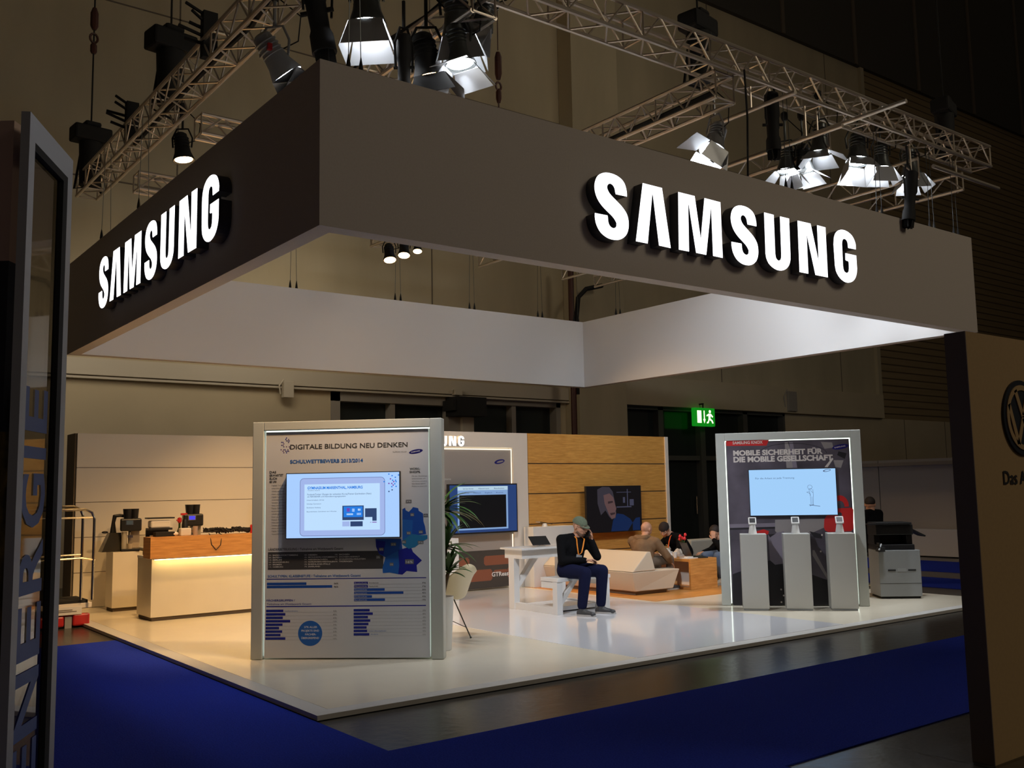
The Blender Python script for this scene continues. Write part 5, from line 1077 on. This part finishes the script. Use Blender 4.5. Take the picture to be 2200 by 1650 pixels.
po_ = thing('round_stool', 'beige round stool on a slim stem under the man with a laptop', 'stool', (9.33, 4.12, 0.0)); MB().lathe([(.17, .30), (.20, .32), (.20, .37), (.16, .39)], seg=26).build('seat', m_sofa, po_, smooth=True); MB().cyl((0, 0, .02), (0, 0, .30), .02).lathe([(.15, 0), (.14, .015), (.02, .03)], seg=24).build('stem', m_steel, po_, smooth=True)
# copier
ca = math.atan2(-.35, .41); cp_ = thing('photocopier', 'large grey and black office copier at the right end of the platform', 'copier', (8.95, 1.23, 0.0), ca)
W_, D_ = .56, .46
m_cop = mat('copier_grey', (.25, .26, .26, 1), .45)
MB().box(0, 0, .03, W_, D_, .655).build('cabinet', m_cop, cp_, bevel=.008); MB().box(.02, .02, 0.003, W_-.02, D_-.02, .03).build('castor_base', m_matt, cp_)
g = MB(); g.box(-.001, -.002, .205, W_+.001, .0, .209).box(.115, -.004, .375, .22, .0, .395).box(.385, -.004, .375, .49, .0, .395); g.build('drawer_handles', m_matt, cp_); MB().box(.245, -.003, .365, .36, .0, .41).build('drawer_badge', m_grey, cp_)
MB().box(.0, .02, .655, .50, D_, .73).box(.0, .16, .73, .08, D_, .86).box(.42, .1, .73, .50, D_, .86).box(.08, .30, .73, .42, D_, .86).box(0, .05, .86, .50, D_, 1.0).build('scanner_unit', m_black, cp_, bevel=.008)
MB().box(0.0, .0, 1.0, .47, D_-.03, 1.03).build('scanner_lid', m_black, cp_, bevel=.006)
MB().box(0, 0, 0, .2, .3, .02, xf=Matrix.Translation((.50, .1, .92)) @ Matrix.Rotation(math.radians(28), 4, 'Y')).build('bypass_tray', m_black, cp_)
MB().box(-.02, -.08, .64, .07, .05, .70).box(-.01, -.09, .70, .0, .02, .76).build('side_bracket', m_matt, cp_); MB().tube([(-.015, -.09, .665), (.04, -.02, .74)], .012, 8).build('lever', m_cop, cp_)
MB().box(-.12, -.02, 1.0, .15, .12, 1.02).build('control_panel', m_black, cp_)
# ================================================================== PEOPLE
V = Vector
def head_prims(c, F, U, s=1.0):
    F = V(F).normalized(); U = (V(U)-F*F.dot(V(U))).normalized(); S = F.cross(U); c = V(c); R3 = Matrix((S, F, U)).transposed()
    q = lambda a, b, d: c+(S*a+F*b+U*d)*s
    pr = [('ell', q(0, -.008, .025), (.077*s, .095*s, .09*s), R3), ('ell', q(0, .02, -.02), (.065*s, .075*s, .09*s), R3), ('cap', q(0, .035, -.085), .030*s, q(0, .055, -.09), .026*s),
          ('cap', q(-.045, .0, -.06), .024*s, q(0, .055, -.088), .022*s), ('cap', q(.045, .0, -.06), .024*s, q(0, .055, -.088), .022*s),
          ('cap', q(0, .092, .015), .009*s, q(0, .112, -.022), .013*s), ('cap', q(-.013, .098, -.026), .008*s, q(.013, .098, -.026), .008*s),
          ('cap', q(-.045, .078, .028), .010*s, q(.045, .078, .028), .010*s), ('cap', q(-.035, .07, -.012), .022*s, q(-.028, .076, -.02), .02*s), ('cap', q(.035, .07, -.012), .022*s, q(.028, .076, -.02), .02*s),
          ('cap', q(-.022, .086, -.052), .008*s, q(.022, .086, -.052), .008*s), ('cap', q(-.02, .083, -.062), .008*s, q(.02, .083, -.062), .008*s),
          ('ell', q(-.078, -.01, -.005), (.010*s, .018*s, .030*s), R3), ('ell', q(.078, -.01, -.005), (.010*s, .018*s, .030*s), R3)]
    return pr, q, R3
def hand_prims(wr, d, nrm, th, curl=.5, s=1.0):
    wr = V(wr); d = V(d).normalized(); nrm = (V(nrm)-d*d.dot(V(nrm))).normalized(); th = (V(th)-d*d.dot(V(th))-nrm*nrm.dot(V(th))).normalized(); pr = []
    for k in (-.028, -.01, .01, .028): pr.append(('cap', wr+th*k*.6*s, .016*s, wr+d*.085*s+th*k*s, .0125*s))
    for i, (ln, off) in enumerate(((.040, .031), (.045, .010), (.041, -.011), (.032, -.031))):
        p = wr+d*.088*s+th*off*s; a = 0
        for j, f in enumerate((1, .65, .5)):
            a += curl*(.55, .8, .6)[j]*(1+.08*i); dd = d*math.cos(a)+nrm*math.sin(a); q_ = p+dd*ln*f*s; pr.append(('cap', p, (.0095-.0008*j)*s, q_, (.0088-.0008*j)*s)); p = q_
    p = wr+d*.025*s+th*.028*s; q_ = p+(th*.7+d*.65+nrm*.35).normalized()*.042*s; pr.append(('cap', p, .013*s, q_, .011*s)); r_ = q_+(d*.8+nrm*.5+th*.1).normalized()*.032*s; pr.append(('cap', q_, .0105*s, r_, .009*s))
    return pr
def eyes(q, root, s=1.0):
    for k in (-.031, .031):
        mb = MB(); mb.ball(q(k, .078, .010), .0115*s, seg=10, rings=6); mb.build('eye', mat('eye_white', (.5, .48, .45, 1), .3) if 'eye_white' not in MATS else MATS['eye_white'], root, smooth=True)
        MB().ball(q(k, .0865, .008), .0055*s, seg=8, rings=5).build('pupil', m_matt, root, smooth=True)
def shoe(root, ank, toe, m, sole, z0=0.003):
    a = V(ank); t_ = V(toe); d = (t_-a); d.z = 0; d.normalize(); sd = V((-d.y, d.x, 0)); b = V((a.x, a.y, 0))
    o = fused('shoe', [('cap', b-d*.05+V((0, 0, z0+.035)), .034, b+d*.05+V((0, 0, z0+.04)), .040), ('cap', b+d*.05+V((0, 0, z0+.038)), .038, b+d*.17+V((0, 0, z0+.028)), .027), ('cap', b+d*.16-sd*.012+V((0, 0, z0+.03)), .028, b+d*.12+sd*.015+V((0, 0, z0+.03)), .03), ('cap', b-d*.01+V((0, 0, z0+.05)), .042, V((a.x, a.y, z0+.085)), .045)], m, root, voxel=.006, smooth=3)
    for v in o.data.vertices:
        if v.co.z < z0+.012: v.co.z = z0+.010
    mb = MB(); n = 20; pts = []
    for i in range(n):
        t2 = 6.283*i/n; u = math.cos(t2); w_ = math.sin(t2); pts.append(b+d*(.06+.145*u)+sd*(.046 if u < .3 else .046-.012*(u-.3)/.7)*w_)
    vs = [V((p.x, p.y, z0)) for p in pts]+[V((p.x, p.y, z0+.02)) for p in pts]; mb.add(vs, [(i, (i+1) % n, (i+1) % n+n, i+n) for i in range(n)]+[tuple(range(n-1, -1, -1)), tuple(range(n, 2*n))]); mb.build('sole', sole, o)
    lc_ = MB()
    for k in range(4): c_ = b+d*(.03+.028*k)+V((0, 0, z0+.082-.012*k)); lc_.tube([c_-sd*.022-V((0, 0, .004)), c_+V((0, 0, .002)), c_+sd*.022-V((0, 0, .004))], .003, 5)
    lc_.build('laces', sole, o)
    return o
def band(name, pts, w_, m, root, side):
    mb = MB(); side = V(side).normalized(); n = len(pts); vs = []
    for p in pts: vs += [V(p)-side*w_/2, V(p)+side*w_/2]
    mb.add(vs, [(2*i, 2*i+1, 2*i+3, 2*i+2) for i in range(n-1)]); o = mb.build(name, m, root, recalc=False); sd = o.modifiers.new('s', 'SOLIDIFY'); sd.thickness = .003; return o
m_or = mat('orange_ribbon', (.85, .26, .02, 1), .6); m_capg = mat('grey_green_cap', (.12, .145, .095, 1), .9, noise=.1, nscale=60)
# --- seated man on the telephone
man = thing('person', 'man in black jacket and grey-green cap sitting on the white bench, phone at his ear', 'person', (0, 0, 0))
hc = V((5.105, 3.01, 1.085)); Fh, Uh = V((.22, -.93, -.34)), V((.02, -.25, .97)); hp, q, R3 = head_prims(hc, Fh, Uh)
rS, lS = V((4.89, 3.13, .925)), V((5.285, 3.10, .915)); rE, lE = V((4.845, 3.07, .665)), V((5.29, 2.90, .70)); rW, lW = V((5.075, 2.875, .665)), V((5.225, 2.93, .915))
rH, lH = V((4.94, 3.13, .535)), V((5.13, 3.13, .535)); rK, lK = V((4.925, 2.72, .525)), V((5.225, 2.74, .535)); rA, lA = V((4.895, 2.76, .10)), V((5.235, 2.79, .10)); pel = V((5.035, 3.17, .56)); che = V((5.075, 3.12, .80)); nk = V((5.095, 3.075, .955))
pr = list(hp)+[('cap', nk, .055, hc+V((0, .02, -.05)), .052), ('cap', che, .11, nk, .07), ('cap', pel, .12, che, .12), ('cap', V((4.93, 3.12, .90)), .05, V((5.24, 3.1, .89)), .05)]
for a, b, c_ in ((rS, rE, rW), (lS, lE, lW)): pr += [('cap', a, .048, b, .038), ('cap', b, .038, c_, .026)]
for a, b, c_ in ((rH, rK, rA), (lH, lK, lA)): pr += [('cap', a, .075, b, .052), ('cap', b, .050, c_, .035)]
pr += hand_prims(rW, V((.8, -.35, .05)), V((.0, -.1, -1)), V((0, -1, .2)), .9) + hand_prims(lW, V((-.12, .10, 1)), V((-1, .15, 0)), V((-.1, -1, .1)), .75)
fused('body', pr, m_skin, man, voxel=.0055, smooth=4)
eyes(q, man)
def jacket(root, m, pel, che, nk, S1, E1, W1, S2, E2, W2, bulk=1.0, name='jacket', extra=(), vox=.011):
    pr = [('cap', pel+V((0, 0, -.01)), .165*bulk, che, .168*bulk), ('cap', che, .165*bulk, nk+V((0, 0, -.07)), .105*bulk), ('cap', S1, .075*bulk, S2, .075*bulk), ('cap', che+(S1-che)*.45, .12*bulk, che+(S2-che)*.45, .12*bulk), ('cap', S1, .072*bulk, nk, .06*bulk), ('cap', S2, .072*bulk, nk, .06*bulk)]
    for a, b, c_ in ((S1, E1, W1), (S2, E2, W2)): pr += [('cap', a, .072*bulk, b, .058*bulk), ('cap', b, .060*bulk, c_+(b-c_).normalized()*.015, .043*bulk)]
    return fused(name, pr+list(extra), m, root, voxel=vox, smooth=7)
jacket(man, m_shirtb, pel, che, nk, rS, rE, rW, lS, lE, lW, .93)
fused('collar', [('cap', nk+V((-.05, .03, .0)), .028, nk+V((-.05, -.03, -.03)), .02), ('cap', nk+V((.05, .03, .0)), .028, nk+V((.05, -.03, -.03)), .02), ('cap', nk+V((-.05, .03, .0)), .028, nk+V((.05, .03, .0)), .028)], m_shirtb, man, voxel=.008)
fused('trousers', [('cap', pel, .145, pel+V((0, -.03, -.03)), .14), ('cap', rH, .105, rK, .078), ('cap', lH, .105, lK, .078), ('cap', rK, .078, rA+V((0, -.0, .03)), .062), ('cap', lK, .078, lA+V((0, 0, .03)), .062), ('cap', rH, .11, lH, .11)], m_navy, man, voxel=.011, smooth=6)
m_shoe = mat('dark_trainer', (.05, .05, .052, 1), .5); m_sole = mat('pale_sole', (.42, .40, .38, 1), .6)
shoe(man, rA, (4.97, 2.45, 0), m_shoe, m_sole); shoe(man, lA, (5.36, 2.5, 0), m_shoe, m_sole)
cap_ = MB(); Rc = R3
prof = []; vs = []; n1, n2 = 22, 8
cp2 = MB()
for j in range(n2+1):
    ph = math.pi/2*j/n2
    for i in range(n1): t_ = 6.283*i/n1; vs.append(q(.088*math.cos(ph)*math.cos(t_), -.012+.106*math.cos(ph)*math.sin(t_), .042+.088*math.sin(ph)))
cp2.add(vs, [(j*n1+i, j*n1+(i+1) % n1, (j+1)*n1+(i+1) % n1, (j+1)*n1+i) for j in range(n2) for i in range(n1)]+[tuple(range(n1-1, -1, -1))])
pk = [];
for i in range(11): t_ = math.pi*(i/10); pk.append((.078*math.cos(t_), .055+.085*math.sin(t_)))
pk2 = [(.074*math.cos(math.pi*i/10), .045+.03*math.sin(math.pi*i/10)) for i in range(10, -1, -1)]
cp2.prism(pk+pk2, lambda a, b, d: q(a, b, .040+d-.25*max(0, b-.06)-1.2*a*a), 0, .006)
cp2.build('flat_cap', m_capg, man, smooth=True)
gl_ = MB()
for k in (-.031, .031): gl_.tube([q(k+.023*math.cos(a), .094, .010+.016*math.sin(a)) for a in [i*math.pi/6 for i in range(13)]], .0018, 5)
gl_.tube([q(-.008, .096, .012), q(.008, .096, .012)], .0018, 5); gl_.tube([q(.054, .09, .012), q(.078, .0, .012)], .0018, 5); gl_.tube([q(-.054, .09, .012), q(-.078, .0, .012)], .0018, 5); gl_.build('glasses', m_matt, man)
fused('beard', [('cap', q(-.05, .02, -.06), .022, q(-.02, .06, -.088), .024), ('cap', q(.05, .02, -.06), .022, q(.02, .06, -.088), .024), ('cap', q(-.02, .06, -.09), .025, q(.02, .06, -.09), .025)], mat('stubble', (.16, .09, .06, 1), .9), man, voxel=.006, smooth=3)
band('lanyard', [nk+V((-.05, .0, .03)), nk+V((-.068, -.085, -.02)), che+V((-.07, -.165, .05)), che+V((-.062, -.172, -.04)), V((5.02, 2.955, .735))], .02, m_or, man, (1, .2, .1))
band('lanyard', [nk+V((.045, .0, .03)), nk+V((.05, -.10, -.03)), che+V((.02, -.172, .03)), che+V((-.01, -.178, -.04)), V((5.035, 2.95, .74))], .018, m_or, man, (1, -.2, .1))
MB().box(-.045, -.003, -.035, .045, .003, .035, xf=Matrix.Translation((5.02, 2.945, .70)) @ Matrix.Rotation(.25, 4, 'Y')).build('name_badge', mat('badge_grey', (.30, .30, .32, 1), .4), man)
ph_ = MB().box(-.006, -.033, -.065, .006, .033, .065, xf=Matrix.Translation(lW+V((-.045, .01, .10))) @ Matrix.Rotation(.25, 4, 'Y') @ Matrix.Rotation(-.35, 4, 'X')); tag(ph_.build('mobile_phone', m_black, bevel=.002), 'black mobile phone held to the ear of the seated man', 'phone')
# --- bald man in a brown hooded parka, back to the camera
m_brown = mat('brown_parka', (.17, .095, .045, 1), .85, noise=.15, nscale=14, bump=.4); m_tr2 = mat('grey_brown_trousers', (.12, .085, .06, 1), .9)
pm = thing('person', 'bald man in a brown hooded parka sitting on the sofa with his back turned', 'person', (0, 0, 0))
hc2 = V((7.63, 4.36, .925)); hp, q2, _r = head_prims(hc2, V((.85, .1, -.45)), V((.35, 0, .93)))
S1, E1, W1 = V((7.60, 4.13, .735)), V((7.72, 4.02, .53)), V((7.86, 4.10, .43)); S2, E2, W2 = V((7.46, 4.50, .75)), V((7.66, 4.64, .60)), V((7.93, 4.55, .54)); pel2 = V((7.44, 4.27, .47)); ch2 = V((7.48, 4.29, .64)); nk2 = V((7.56, 4.33, .80))
H1, H2, K1, K2, A1, A2 = V((7.50, 4.18, .44)), V((7.50, 4.37, .44)), V((7.90, 4.14, .47)), V((7.90, 4.42, .47)), V((7.90, 4.14, .10)), V((7.92, 4.42, .10))
pr = list(hp)+[('cap', nk2, .055, hc2+V((-.02, 0, -.06)), .052), ('cap', ch2, .11, nk2, .07), ('cap', pel2, .11, ch2, .12)]
for a, b, c_ in ((S1, E1, W1), (S2, E2, W2)): pr += [('cap', a, .048, b, .038), ('cap', b, .038, c_, .026)]
for a, b, c_ in ((H1, K1, A1), (H2, K2, A2)): pr += [('cap', a, .07, b, .05), ('cap', b, .05, c_, .035)]
pr += hand_prims(W1, V((.6, .1, -.5)), V((-.4, .3, -.6)), V((.3, .8, .2)), .7)+hand_prims(W2, V((.9, -.1, -.1)), V((0, 0, -1)), V((0, -1, 0)), .6)
fused('body', pr, m_skin, pm, voxel=.0065, smooth=4)
jacket(pm, m_brown, pel2, ch2, nk2, S1, E1, W1, S2, E2, W2, 1.03, 'parka')
fused('hood', [('cap', nk2+V((-.09, -.09, .0)), .05, nk2+V((-.11, .0, -.02)), .06), ('cap', nk2+V((-.11, 0, -.02)), .06, nk2+V((-.09, .09, .0)), .05), ('cap', nk2+V((-.09, -.09, .01)), .04, nk2+V((.0, -.10, .02)), .03), ('cap', nk2+V((-.09, .09, .01)), .04, nk2+V((.0, .10, .02)), .03), ('cap', nk2+V((-.12, 0, -.05)), .05, nk2+V((-.12, 0, -.12)), .03)], m_brown, pm, voxel=.009, smooth=5)
fused('trousers', [('cap', pel2, .13, pel2+V((.03, 0, -.02)), .12), ('cap', H1, .085, K1, .065), ('cap', H2, .085, K2, .065), ('cap', K1, .065, A1+V((0, 0, .03)), .052), ('cap', K2, .065, A2+V((0, 0, .03)), .052)], m_tr2, pm, voxel=.011)
shoe(pm, A1, (8.2, 4.14, 0), m_shoe, m_sole); shoe(pm, A2, (8.2, 4.42, 0), m_shoe, m_sole)
# --- leaning person in a dark cap with orange lanyard
pc_ = thing('person', 'person in black with dark cap and orange lanyard bending over the oak table', 'person', (0, 0, 0))
hc3 = V((8.70, 5.02, .865)); hp, q3, R33 = head_prims(hc3, V((-.62, -.35, -.55)), V((-.35, -.2, .9)))
S1, E1, W1 = V((8.84, 4.80, .74)), V((8.72, 4.70, .58)), V((8.52, 4.60, .52)); S2, E2, W2 = V((8.98, 5.16, .74)), V((8.76, 5.22, .58)), V((8.50, 5.12, .52)); pel3 = V((9.16, 5.02, .48)); ch3 = V((9.0, 5.0, .64)); nk3 = V((8.82, 5.0, .77))
H1, H2, K1, K2, A1, A2 = V((9.12, 4.92, .44)), V((9.12, 5.10, .44)), V((8.86, 4.88, .46)), V((8.86, 5.14, .46)), V((8.88, 4.88, .10)), V((8.88, 5.14, .10))
pr = list(hp)+[('cap', nk3, .055, hc3+V((.03, 0, -.04)), .052), ('cap', ch3, .11, nk3, .07), ('cap', pel3, .11, ch3, .12)]
for a, b, c_ in ((S1, E1, W1), (S2, E2, W2)): pr += [('cap', a, .048, b, .038), ('cap', b, .038, c_, .026)]
for a, b, c_ in ((H1, K1, A1), (H2, K2, A2)): pr += [('cap', a, .07, b, .05), ('cap', b, .05, c_, .035)]
pr += hand_prims(W1, V((-.9, 0, -.2)), V((0, 0, -1)), V((0, 1, 0)), .5)+hand_prims(W2, V((-.9, 0, -.2)), V((0, 0, -1)), V((0, -1, 0)), .5)
fused('body', pr, m_skin, pc_, voxel=.0065, smooth=4); eyes(q3, pc_)
jacket(pc_, m_shirtb, pel3, ch3, nk3, S1, E1, W1, S2, E2, W2, .95)
fused('trousers', [('cap', pel3, .125, ch3, .10), ('cap', H1, .085, K1, .065), ('cap', H2, .085, K2, .065), ('cap', K1, .065, A1+V((0, 0, .03)), .052), ('cap', K2, .065, A2+V((0, 0, .03)), .052)], m_shirtb, pc_, voxel=.011)
shoe(pc_, A1, (8.6, 4.88, 0), m_shoe, m_sole); shoe(pc_, A2, (8.6, 5.14, 0), m_shoe, m_sole)
vs = []; cc_ = MB()
for j in range(7):
    ph = math.pi/2*j/6
    for i in range(20): t_ = 6.283*i/20; vs.append(q3(.088*math.cos(ph)*math.cos(t_), -.014+.108*math.cos(ph)*math.sin(t_), .03+.10*math.sin(ph)))
cc_.add(vs, [(j*20+i, j*20+(i+1) % 20, (j+1)*20+(i+1) % 20, (j+1)*20+i) for j in range(6) for i in range(20)]+[tuple(range(19, -1, -1))]); cc_.prism([(.07*math.cos(math.pi*i/10), -.06-.09*math.sin(math.pi*i/10)) for i in range(11)], lambda a, b, d: q3(a, b, .03+d), 0, .006); cc_.build('dark_cap', mat('dark_cap_cloth', (.02, .013, .012, 1), .9), pc_, smooth=True)
band('lanyard', [nk3+V((.0, -.06, .05)), nk3+V((-.075, -.07, -.02)), nk3+V((-.10, -.06, -.10)), nk3+V((-.09, -.03, -.2))], .03, mat('orange_red_ribbon', (.85, .15, .03, 1), .6), pc_, (.3, 1, 0))
pst = thing('low_stool', 'dark low stool under the person in the black cap', 'stool', (9.18, 5.01, .004)); MB().box(-.16, -.16, .28, .16, .16, .325).build('seat', m_matt, pst, bevel=.01)
for a in (-1, 1):
    for b in (-1, 1): MB().cyl((a*.13, b*.13, 0), (a*.12, b*.12, .28), .014).build('leg', m_lampgrey, pst)
# --- person resting head on hand beside the second kiosk
pj = thing('person', 'person in black top and blue jeans, head on hand, half hidden by the padlock kiosk', 'person', (0, 0, 0))
hc4 = V((9.30, 4.30, .80)); hp, q4, _r = head_prims(hc4, V((-.75, -.3, -.5)), V((-.3, -.1, .9)))
S1, E1, W1 = V((9.36, 4.02, .68)), V((9.12, 4.00, .56)), V((9.18, 4.22, .70)); S2, E2, W2 = V((9.50, 4.34, .68)), V((9.30, 4.40, .52)), V((9.05, 4.34, .50)); pel4 = V((9.36, 4.14, .45)); ch4 = V((9.42, 4.17, .58)); nk4 = V((9.38, 4.22, .70))
H1, H2, K1, K2, A1, A2 = V((9.34, 4.05, .45)), V((9.38, 4.22, .45)), V((8.98, 3.98, .46)), V((8.98, 4.24, .46)), V((9.04, 3.98, .10)), V((9.04, 4.24, .10))
pr = list(hp)+[('cap', nk4, .055, hc4+V((.02, 0, -.05)), .052), ('cap', ch4, .11, nk4, .07), ('cap', pel4, .11, ch4, .12)]
for a, b, c_ in ((S1, E1, W1), (S2, E2, W2)): pr += [('cap', a, .048, b, .038), ('cap', b, .038, c_, .026)]
for a, b, c_ in ((H1, K1, A1), (H2, K2, A2)): pr += [('cap', a, .07, b, .05), ('cap', b, .05, c_, .035)]
pr += hand_prims(W1, V((.05, .1, 1)), V((.6, .5, 0)), V((-.6, .6, 0)), .8)+hand_prims(W2, V((-.9, 0, -.1)), V((0, 0, -1)), V((0, -1, 0)), .4)
fused('body', pr, m_skin, pj, voxel=.0065, smooth=4); eyes(q4, pj); pj.location = (-.06, .10, 0)
jacket(pj, m_shirtb, pel4, ch4, nk4, S1, E1, W1, S2, E2, W2, .92)
fused('jeans', [('cap', pel4, .115, pel4+V((-.02, 0, 0)), .115), ('cap', H1, .085, K1, .065), ('cap', H2, .085, K2, .065), ('cap', K1, .065, A1+V((0, 0, .03)), .052), ('cap', K2, .065, A2+V((0, 0, .03)), .052)], mat('blue_jeans', (.10, .14, .22, 1), .9), pj, voxel=.011)
fused('hair', [('ell', q4(0, -.025, .045), (.084, .10, .085), _r), ('cap', q4(-.07, -.02, .0), .02, q4(.07, -.02, .0), .02)], mat('dark_hair', (.02, .013, .01, 1), .7), pj, voxel=.008)
shoe(pj, A1, (8.8, 3.98, 0), m_sofa, m_sole); shoe(pj, A2, (8.8, 4.24, 0), m_sofa, m_sole)
# --- dim person standing behind the copier
pk_ = thing('person', 'dim person in dark clothes half hidden between padlock kiosk and copier', 'person', (0, 0, 0))
b0 = at(1873, 1105, x=10.9); B0 = V((b0.x, b0.y, FZ)); g = lambda x, y, z: B0+V((x, y, z))
hp, q5, _r = head_prims(g(0, .02, 1.27), V((.9, .5, -.2)), V((0, 0, 1)))
S1, E1, W1, S2, E2, W2 = g(-.19, 0, 1.12), g(-.24, .03, .86), g(-.2, .2, .72), g(.19, 0, 1.12), g(.24, .03, .86), g(.2, .2, .72)
H1, H2, K1, K2, A1, A2 = g(-.09, 0, .60), g(.09, 0, .60), g(-.1, .38, .58), g(.1, .38, .58), g(-.1, .40, .12), g(.1, .40, .12)
pr = list(hp)+[('cap', g(0, 0, 1.14), .055, g(0, .01, 1.25), .052), ('cap', g(0, 0, .98), .12, g(0, 0, 1.12), .07), ('cap', g(0, 0, .62), .12, g(0, 0, .98), .12)]
for a, b, c_ in ((S1, E1, W1), (S2, E2, W2)): pr += [('cap', a, .048, b, .038), ('cap', b, .038, c_, .026)]
for a, b, c_ in ((H1, K1, A1), (H2, K2, A2)): pr += [('cap', a, .07, b, .05), ('cap', b, .05, c_, .035)]
pr += hand_prims(W1, V((0, 1, -.3)), V((0, 0, -1)), V((1, 0, 0)), .5)+hand_prims(W2, V((0, 1, -.3)), V((0, 0, -1)), V((-1, 0, 0)), .5)
fused('body', pr, m_skin, pk_, voxel=.008, smooth=4)
jacket(pk_, m_shirtb, g(0, 0, .66), g(0, 0, .96), g(0, 0, 1.15), S1, E1, W1, S2, E2, W2, 1.0)
fused('trousers', [('cap', g(0, 0, .60), .13, g(0, 0, .66), .13), ('cap', H1, .09, K1, .068), ('cap', H2, .09, K2, .068), ('cap', K1, .066, A1, .052), ('cap', K2, .066, A2, .052)], m_shirtb, pk_, voxel=.012)
fused('hair', [('ell', q5(0, -.02, .045), (.083, .10, .085), _r)], MATS['dark_hair'], pk_, voxel=.008)
shoe(pk_, A1, A1+V((0, .3, 0)), m_shoe, m_sole, FZ+.001); shoe(pk_, A2, A2+V((0, .3, 0)), m_shoe, m_sole, FZ+.001)
st_ = thing('bar_stool', 'dark stool under the dim person behind the copier', 'stool', (B0.x, B0.y, FZ)); MB().lathe([(.16, .46), (.17, .50), (.15, .51)], seg=20).build('seat', m_matt, st_); MB().cyl((0, 0, .02), (0, 0, .46), .025).lathe([(.2, 0), (.19, .02), (.03, .03)], seg=20).build('stem', m_lampgrey, st_)
